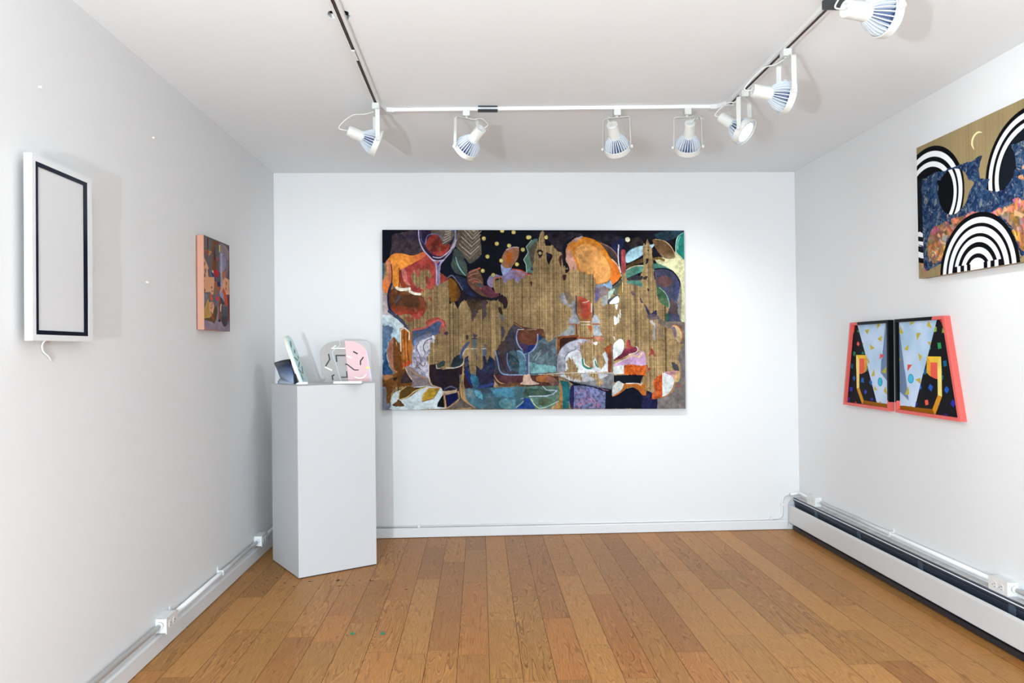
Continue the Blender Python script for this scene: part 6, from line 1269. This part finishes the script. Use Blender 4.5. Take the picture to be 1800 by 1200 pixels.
# ------------------------------------------------------------------ track rails
TH = 0.017; TW = 0.036; ZT = H-TH
def rail(name, a, b_, parent, slot=True):
    a = Vector(a); b_ = Vector(b_); d = (b_-a).normalized(); s = Vector((d.y, -d.x, 0)); hw = TW/2; sl = 0.0065
    prof = [(-hw, 0), (-hw, -TH), (-sl, -TH), (-sl, -TH+0.011), (sl, -TH+0.011), (sl, -TH), (hw, -TH), (hw, 0)] if slot else [(-hw, 0), (-hw, -TH), (hw, -TH), (hw, 0)]
    bm = bmesh.new(); A = [bm.verts.new(a+s*p+Vector((0, 0, H-0.0004+z))) for p, z in prof]; B = [bm.verts.new(b_+s*p+Vector((0, 0, H-0.0004+z))) for p, z in prof]
    bm.faces.new(A); bm.faces.new(B[::-1]); n = len(prof)
    for i in range(n):
        f = bm.faces.new((A[i], B[i], B[(i+1) % n], A[(i+1) % n]))
        if slot and i in (2, 3, 4): f.material_index = 1
    bmesh.ops.recalc_face_normals(bm, faces=bm.faces)
    me = bpy.data.meshes.new(name); bm.to_mesh(me); bm.free()
    r_ = link(name, me, [M_WHITE, M_DARK], parent)
    if slot:   # copper conductor lines inside the slot
        bm = bmesh.new()
        for q in (-0.0032, 0.0032): add_tube(bm, [a+s*q+Vector((0, 0, H-TH+0.006)), b_+s*q+Vector((0, 0, H-TH+0.006))], 0.0009, 6)
        bm_done('conductor', bm, M_EDGE, r_)
    return r_
tr = empty('track_rail', (0.37, 3.73, H), 'white U-shaped lighting track rails fixed under the ceiling', 'track')
LX, RX = -0.482, 1.238
rail('side_rail', (LX, YF+0.3, 0), (LX, 3.66, 0), tr)
rail('side_rail', (RX, YF+0.3, 0), (RX-0.002, 3.64, 0), tr)
rail('cross_rail', (-0.415, 3.762, 0), (1.165, 3.702, 0), tr, slot=False)
def corner(name, pts, m_=M_TRIM, dz=0.004):
    bm = bmesh.new(); add_prism(bm, [(x, y, H-0.0003) for x, y in pts], (0, 0, -TH-dz)); return bm_done(name, bm, m_, tr, bevel=0.0015)
corner('corner_joint', [(LX-0.02, 3.655), (LX+0.02, 3.655), (LX+0.035, 3.735), (-0.41, 3.742), (-0.408, 3.784), (LX-0.02, 3.79)])
corner('corner_joint', [(RX-0.022, 3.635), (RX+0.02, 3.635), (RX+0.02, 3.73), (1.16, 3.725), (1.158, 3.682), (RX-0.05, 3.678)])
def splice(name, b, m_, lbl=None):
    o = box(name, b, m_, tr, bevel=0.0008)
    return tag(o, lbl) if lbl else o
# black splice on the cross rail with a white strip, white splice on the left rail, black feed box on the right rail
splice('splice', (0.005, 0.103, 3.7285-0.021, 3.7285+0.021, H-TH-0.003, H-TH-0.0002), M_BLACK, 'black splice plate')
splice('splice_edge', (0.005, 0.103, 3.7285+0.018, 3.7285+0.022, H-TH-0.002, H-0.001), M_BLACK)
splice('splice_edge', (0.006, 0.102, 3.7285-0.0235, 3.7285-0.0205, H-0.0065, H-0.0008), M_BLACK)
splice('splice', (LX-0.010, LX+0.004, 2.985, 3.085, H-TH-0.003, H-TH+0.002), M_WHITE, 'white cover in the slot of the left rail')
splice('feed_box', (RX-0.030, RX+0.030, 2.30, 2.575, H-TH-0.014, H-0.001), M_BLACK, 'black feed box on the right rail')
# small toggle hook by the right end of the cross rail
def hook():
    p = onto(1238, 200, 2, H-0.01); e = empty('ceiling_anchor', (p.x, p.y, H), 'small white toggle anchor on the ceiling by the right end of the cross rail', 'anchor')
    q0 = onto(1242, 199, 1, p.y-0.03); q1 = onto(1237.5, 188, 1, p.y+0.02)
    bm = bmesh.new(); add_tube(bm, [(p.x, p.y+0.10, H-0.001), (p.x-0.003, p.y+0.07, H-0.02), (p.x+0.004, p.y+0.026, H-0.022)], 0.003, 8); add_box(bm, p.x-0.012, p.x+0.010, p.y+0.095, p.y+0.105, H-0.006, H-0.0003)
    bm_done('anchor_pin', bm, M_WHITE, e)
hook()
def small_disc():
    p = onto(719, 187, 2, H); bm = bmesh.new(); add_lathe(bm, [(0.0, -0.004), (0.006, -0.004), (0.009, -0.002), (0.010, 0)], 20, Matrix.Translation((p.x, p.y, H-0.0003)))
    o = bm_done('ceiling_screw', bm, M_TRIM); tag(o, 'tiny painted screw head on the ceiling behind the left end of the cross rail', 'screw')
small_disc()

for (px, py), lb in (((68, 153), 'small white nail stub high on the left wall, above the framed screen'), ((257, 496), 'tiny white nail stub on the left wall, between the screen and the small painting'), ((268, 242), 'tiny white nail stub on the left wall, near the ceiling line')):
    p = onto(px, py, 0, XL); bm = bmesh.new(); add_lathe(bm, [(0, 0.0), (0.003, 0.0), (0.004, 0.006), (0.005, 0.008), (0, 0.009)], 12, Matrix.Translation((XL+0.0002, p.y, p.z)) @ Matrix.Rotation(PI/2, 4, 'Y'))
    tag(bm_done('wall_nail', bm, mat('nail_paint', (0.85, 0.85, 0.85), 0.4, noise=0.02) if 'nail_paint' not in bpy.data.materials else bpy.data.materials['nail_paint']), lb, 'nail')

# ------------------------------------------------------------------ spot lamps on the track
def mesh_of(fn, name, mats, smooth=False):
    bm = bmesh.new(); fn(bm); bmesh.ops.recalc_face_normals(bm, faces=bm.faces)
    me = bpy.data.meshes.new(name); bm.to_mesh(me); bm.free()
    for m_ in mats: me.materials.append(m_)
    if smooth:
        for p in me.polygons: p.use_smooth = True
    return me
ARM = 0.150; BARW = 0.134
def f_adapter(bm):
    add_box(bm, -0.017, 0.017, -0.020, 0.020, -0.030, 0.0005)
    bmesh.ops.bevel(bm, geom=bm.edges[:], offset=0.002, segments=2, affect='EDGES')
    add_lathe(bm, [(0, -0.038), (0.007, -0.038), (0.007, -0.029), (0, -0.029)], 16)
def f_yoke(bm):
    """flat strap bent to a U: down both sides of the ring"""
    w2 = 0.011; t = 0.0022; hw = BARW/2; r = 0.012
    path = [(-hw-0.002, -ARM-0.038-0.004), (-hw, -0.060)]
    for k in range(6):
        a = PI - (PI/2)*k/5; path.append((-hw+r+r*math.cos(a), -0.038-r-0.002+r*math.sin(a)))
    for k in range(6):
        a = PI/2 - (PI/2)*k/5; path.append((hw-r+r*math.cos(a), -0.038-r-0.002+r*math.sin(a)))
    path += [(hw, -0.060), (hw+0.002, -ARM-0.038-0.004)]
    n = len(path); sec = []
    for i, (x, z) in enumerate(path):
        a = path[max(i-1, 0)]; b_ = path[min(i+1, n-1)]; dx, dz = b_[0]-a[0], b_[1]-a[1]; l = math.hypot(dx, dz); nx, nz = -dz/l*t/2, dx/l*t/2
        w_ = w2*0.92
        sec.append([bm.verts.new((x+nx, -w_, z+nz)), bm.verts.new((x+nx, w_, z+nz)), bm.verts.new((x-nx, w_, z-nz)), bm.verts.new((x-nx, -w_, z-nz))])
    for A, B in zip(sec, sec[1:]):
        for k in range(4): bm.faces.new((A[k], A[(k+1) % 4], B[(k+1) % 4], B[k]))
    bm.faces.new(sec[0]); bm.faces.new(sec[-1][::-1])
    for s in (-1, 1):   # rounded strap ends
        add_lathe(bm, [(0, -t/2), (0.0115, -t/2), (0.0115, t/2), (0, t/2)], 20, Matrix.Translation((s*(hw+0.002), 0, -ARM-0.038)) @ Matrix.Rotation(PI/2, 4, 'Y'))
def f_knob(s):
    def g(bm):
        add_lathe(bm, [(0, 0), (0.0085, 0), (0.0085, 0.007), (0.006, 0.0095), (0, 0.0095)], 18, Matrix.Translation((s*(BARW/2+0.003), 0, 0)) @ Matrix.Rotation(s*PI/2, 4, 'Y'))
    return g
def f_ring(bm):
    add_lathe(bm, [(0.0625, -0.014), (0.0655, -0.013), (0.0655, 0.013), (0.0625, 0.014), (0.0615, 0.013), (0.0615, -0.010), (0.0595, -0.0135)], 56, closed=True)
    add_box(bm, -0.005, 0.005, 0.058, 0.0665, 0.010, 0.022)
def f_lens(bm):
    add_lathe(bm, [(0, -0.0105), (0.030, -0.010), (0.044, -0.0085), (0.0455, -0.006), (0, -0.006)], 40)
def f_lensrim(bm):
    add_lathe(bm, [(0.0455, -0.009), (0.0590, -0.0075), (0.0600, 0.010), (0.0455, 0.004)], 48, closed=True)
def f_core(bm):
    add_lathe(bm, [(0.0, 0.004), (0.050, 0.006), (0.046, 0.018), (0.037, 0.036), (0.028, 0.056), (0.0, 0.060)], 36)
def f_fins(bm):
    N = 26; prof = [(0.0605, 0.010), (0.0600, 0.018), (0.0545, 0.034), (0.0440, 0.052), (0.0300, 0.070), (0.0265, 0.072)]
    inn = [(0.046, 0.010), (0.044, 0.018), (0.036, 0.034), (0.029, 0.050), (0.022, 0.066), (0.022, 0.072)]
    for k in range(N):
        M = Matrix.Rotation(2*PI*k/N, 4, 'Z'); t = 0.0016
        for i in range(len(prof)-1):
            P = []
            for s in (-1, 1):
                for (r, z) in (prof[i], prof[i+1], inn[i+1], inn[i]): P.append(bm.verts.new(M @ Vector((r, s*t*(0.6+r*7), z))))
            a, b_ = P[:4], P[4:]
            bm.faces.new(a); bm.faces.new(b_[::-1])
            for q in range(4): bm.faces.new((a[q], b_[q], b_[(q+1) % 4], a[(q+1) % 4]))
def f_socket(bm):
    add_lathe(bm, [(0, 0.062), (0.0275, 0.062), (0.0280, 0.066), (0.0262, 0.140), (0.0245, 0.1425), (0.016, 0.1425), (0.015, 0.136), (0, 0.136)], 36)
LM = dict(adapter=mesh_of(f_adapter, 'adapter', [M_LAMP]), yoke=mesh_of(f_yoke, 'yoke', [M_LAMP]), knob_a=mesh_of(f_knob(-1), 'knob', [M_LAMP]), knob_b=mesh_of(f_knob(1), 'knob', [M_LAMP]),
          ring=mesh_of(f_ring, 'ring', [M_LAMP], True), lens=mesh_of(f_lens, 'lens', [M_LENS], True), lens_rim=mesh_of(f_lensrim, 'lens_rim', [M_FIN]),
          core=mesh_of(f_core, 'bulb_core_shade', [M_FINSHADE], True), fins=mesh_of(f_fins, 'bulb_fins', [M_FIN]), socket=mesh_of(f_socket, 'socket', [M_LAMP]))
for k_ in ('ring', 'socket'):
    me = LM[k_]
    for p in me.polygons: p.use_smooth = False
def lamp(x, y, aim, label, cable=(0.02, 0.0), power=24, ztop=None, spot=75, yaw_off=0.0):
    aim = Vector(aim).normalized(); h = Vector((aim.x, aim.y, 0)).normalized()
    z0 = ztop if ztop is not None else ZT-0.0005
    e = empty('spot_lamp', (x, y, z0), label, 'lamp', 'gimbal spot lamps on the track')
    Ry = Matrix((Vector((h.y, -h.x, 0)), Vector((h.x, h.y, 0)), Vector((0, 0, 1)))).transposed().to_4x4()
    back = -aim; xa = Vector((h.y, -h.x, 0)); ya = back.cross(xa)
    Rh = Matrix((xa, ya, back)).transposed().to_4x4(); Rh.translation = (0, 0, -ARM-0.038)
    def part(name, me, M, par=e):
        o = bpy.data.objects.new(name, me); COL.objects.link(o); o.parent = par; o.matrix_local = M; return o
    part('adapter', LM['adapter'], Matrix.Rotation(0, 4, 'Z')); part('yoke', LM['yoke'], Ry)
    part('ring', LM['ring'], Rh); part('knob', LM['knob_a'], Rh); part('knob', LM['knob_b'], Rh)
    b = part('bulb', LM['core'], Rh); 
    I = Matrix.Identity(4)
    part('heat_sink_fins', LM['fins'], I, b); part('lens', LM['lens'], I, b); part('lens_rim', LM['lens_rim'], I, b)
    part('socket', LM['socket'], Rh)
    # flexible lead
    s0 = Vector((0, 0, -0.034)); s1 = Rh @ Vector((0, 0, 0.138)); side = Vector((cable[0], cable[1], 0))
    mid = (s0+s1)/2+side+Vector((0, 0, 0.022)); m2 = s1+back*0.018+Vector((0, 0, 0.006))+side*0.6
    bm = bmesh.new(); add_tube(bm, [tuple(p) for p in crom([tuple(s0), tuple(s0+(mid-s0)*0.45+Vector((0, 0, -0.006))), tuple(mid), tuple(m2), tuple(s1)], False, 6)], 0.0026, 8)
    me = bpy.data.meshes.new('lead'); bm.to_mesh(me); bm.free(); me.materials.append(M_LAMP); part('lead', me, I)
    d = bpy.data.lights.new('spot_light', 'SPOT'); d.energy = power; d.spot_size = math.radians(spot); d.spot_blend = 0.85; d.shadow_soft_size = 0.04; d.color = (0.97, 0.985, 1.0)
    lo = bpy.data.objects.new('spot_light', d); COL.objects.link(lo); lo.parent = e; lo.matrix_local = Rh @ Matrix.Translation((0, 0, -0.018))
    return e
lamp(-0.482, 3.630, (0.125, 0.028, -0.050), 'white spot lamp at the end of the left rail, its lead looping to the left', (-0.05, -0.01))
lamp(-0.052, 3.731, (-0.075, 0.105, -0.072), 'white spot lamp on the cross rail left of the black splice', (0.04, 0.0))
lamp(0.696, 3.720, (0.045, 0.108, -0.088), 'white spot lamp on the cross rail, left one of the pair right of centre', (-0.03, 0.0), power=36)
lamp(1.046, 3.707, (0.018, 0.113, -0.088), 'white spot lamp on the cross rail, right one of the pair right of centre', (0.03, 0.0), power=36)
lamp(1.238, 3.440, (0.085, -0.072, -0.088), 'white spot lamp with its bright lens showing, far end of the right rail', (-0.03, 0.0))
lamp(1.238, 2.960, (0.140, 0.006, -0.024), 'white spot lamp halfway along the right rail pointing to the right', (-0.03, 0.0), power=10)
lamp(1.238, 2.225, (0.135, 0.030, -0.006), 'white spot lamp nearest the viewer, cut by the top edge of the picture', (-0.03, 0.0), power=7)

# ------------------------------------------------------------------ two green bits on the floor
M_GREEN = mat('green_glass', lin('#2c5f49'), 0.15, noise=0.6, nscale=120)
for (px, py), lbl in (((620.5, 1114), 'tiny green triangular glass chip on the floor, the left one of two'), ((673.5, 1114), 'tiny green triangular glass chip on the floor, the right one of two')):
    p = onto(px, py, 2, 0.0); bm = bmesh.new()
    b_ = [bm.verts.new(v) for v in ((p.x-0.014, p.y-0.012, 0.0004), (p.x+0.014, p.y-0.006, 0.0004), (p.x-0.001, p.y+0.022, 0.0004))]
    t_ = bm.verts.new((p.x-0.003, p.y, 0.013)); bm.faces.new(b_)
    for i in range(3): bm.faces.new((b_[i], b_[(i+1) % 3], t_))
    tag(bm_done('glass_chip', bm, M_GREEN), lbl, 'glass chip', 'green glass chips on the floor')
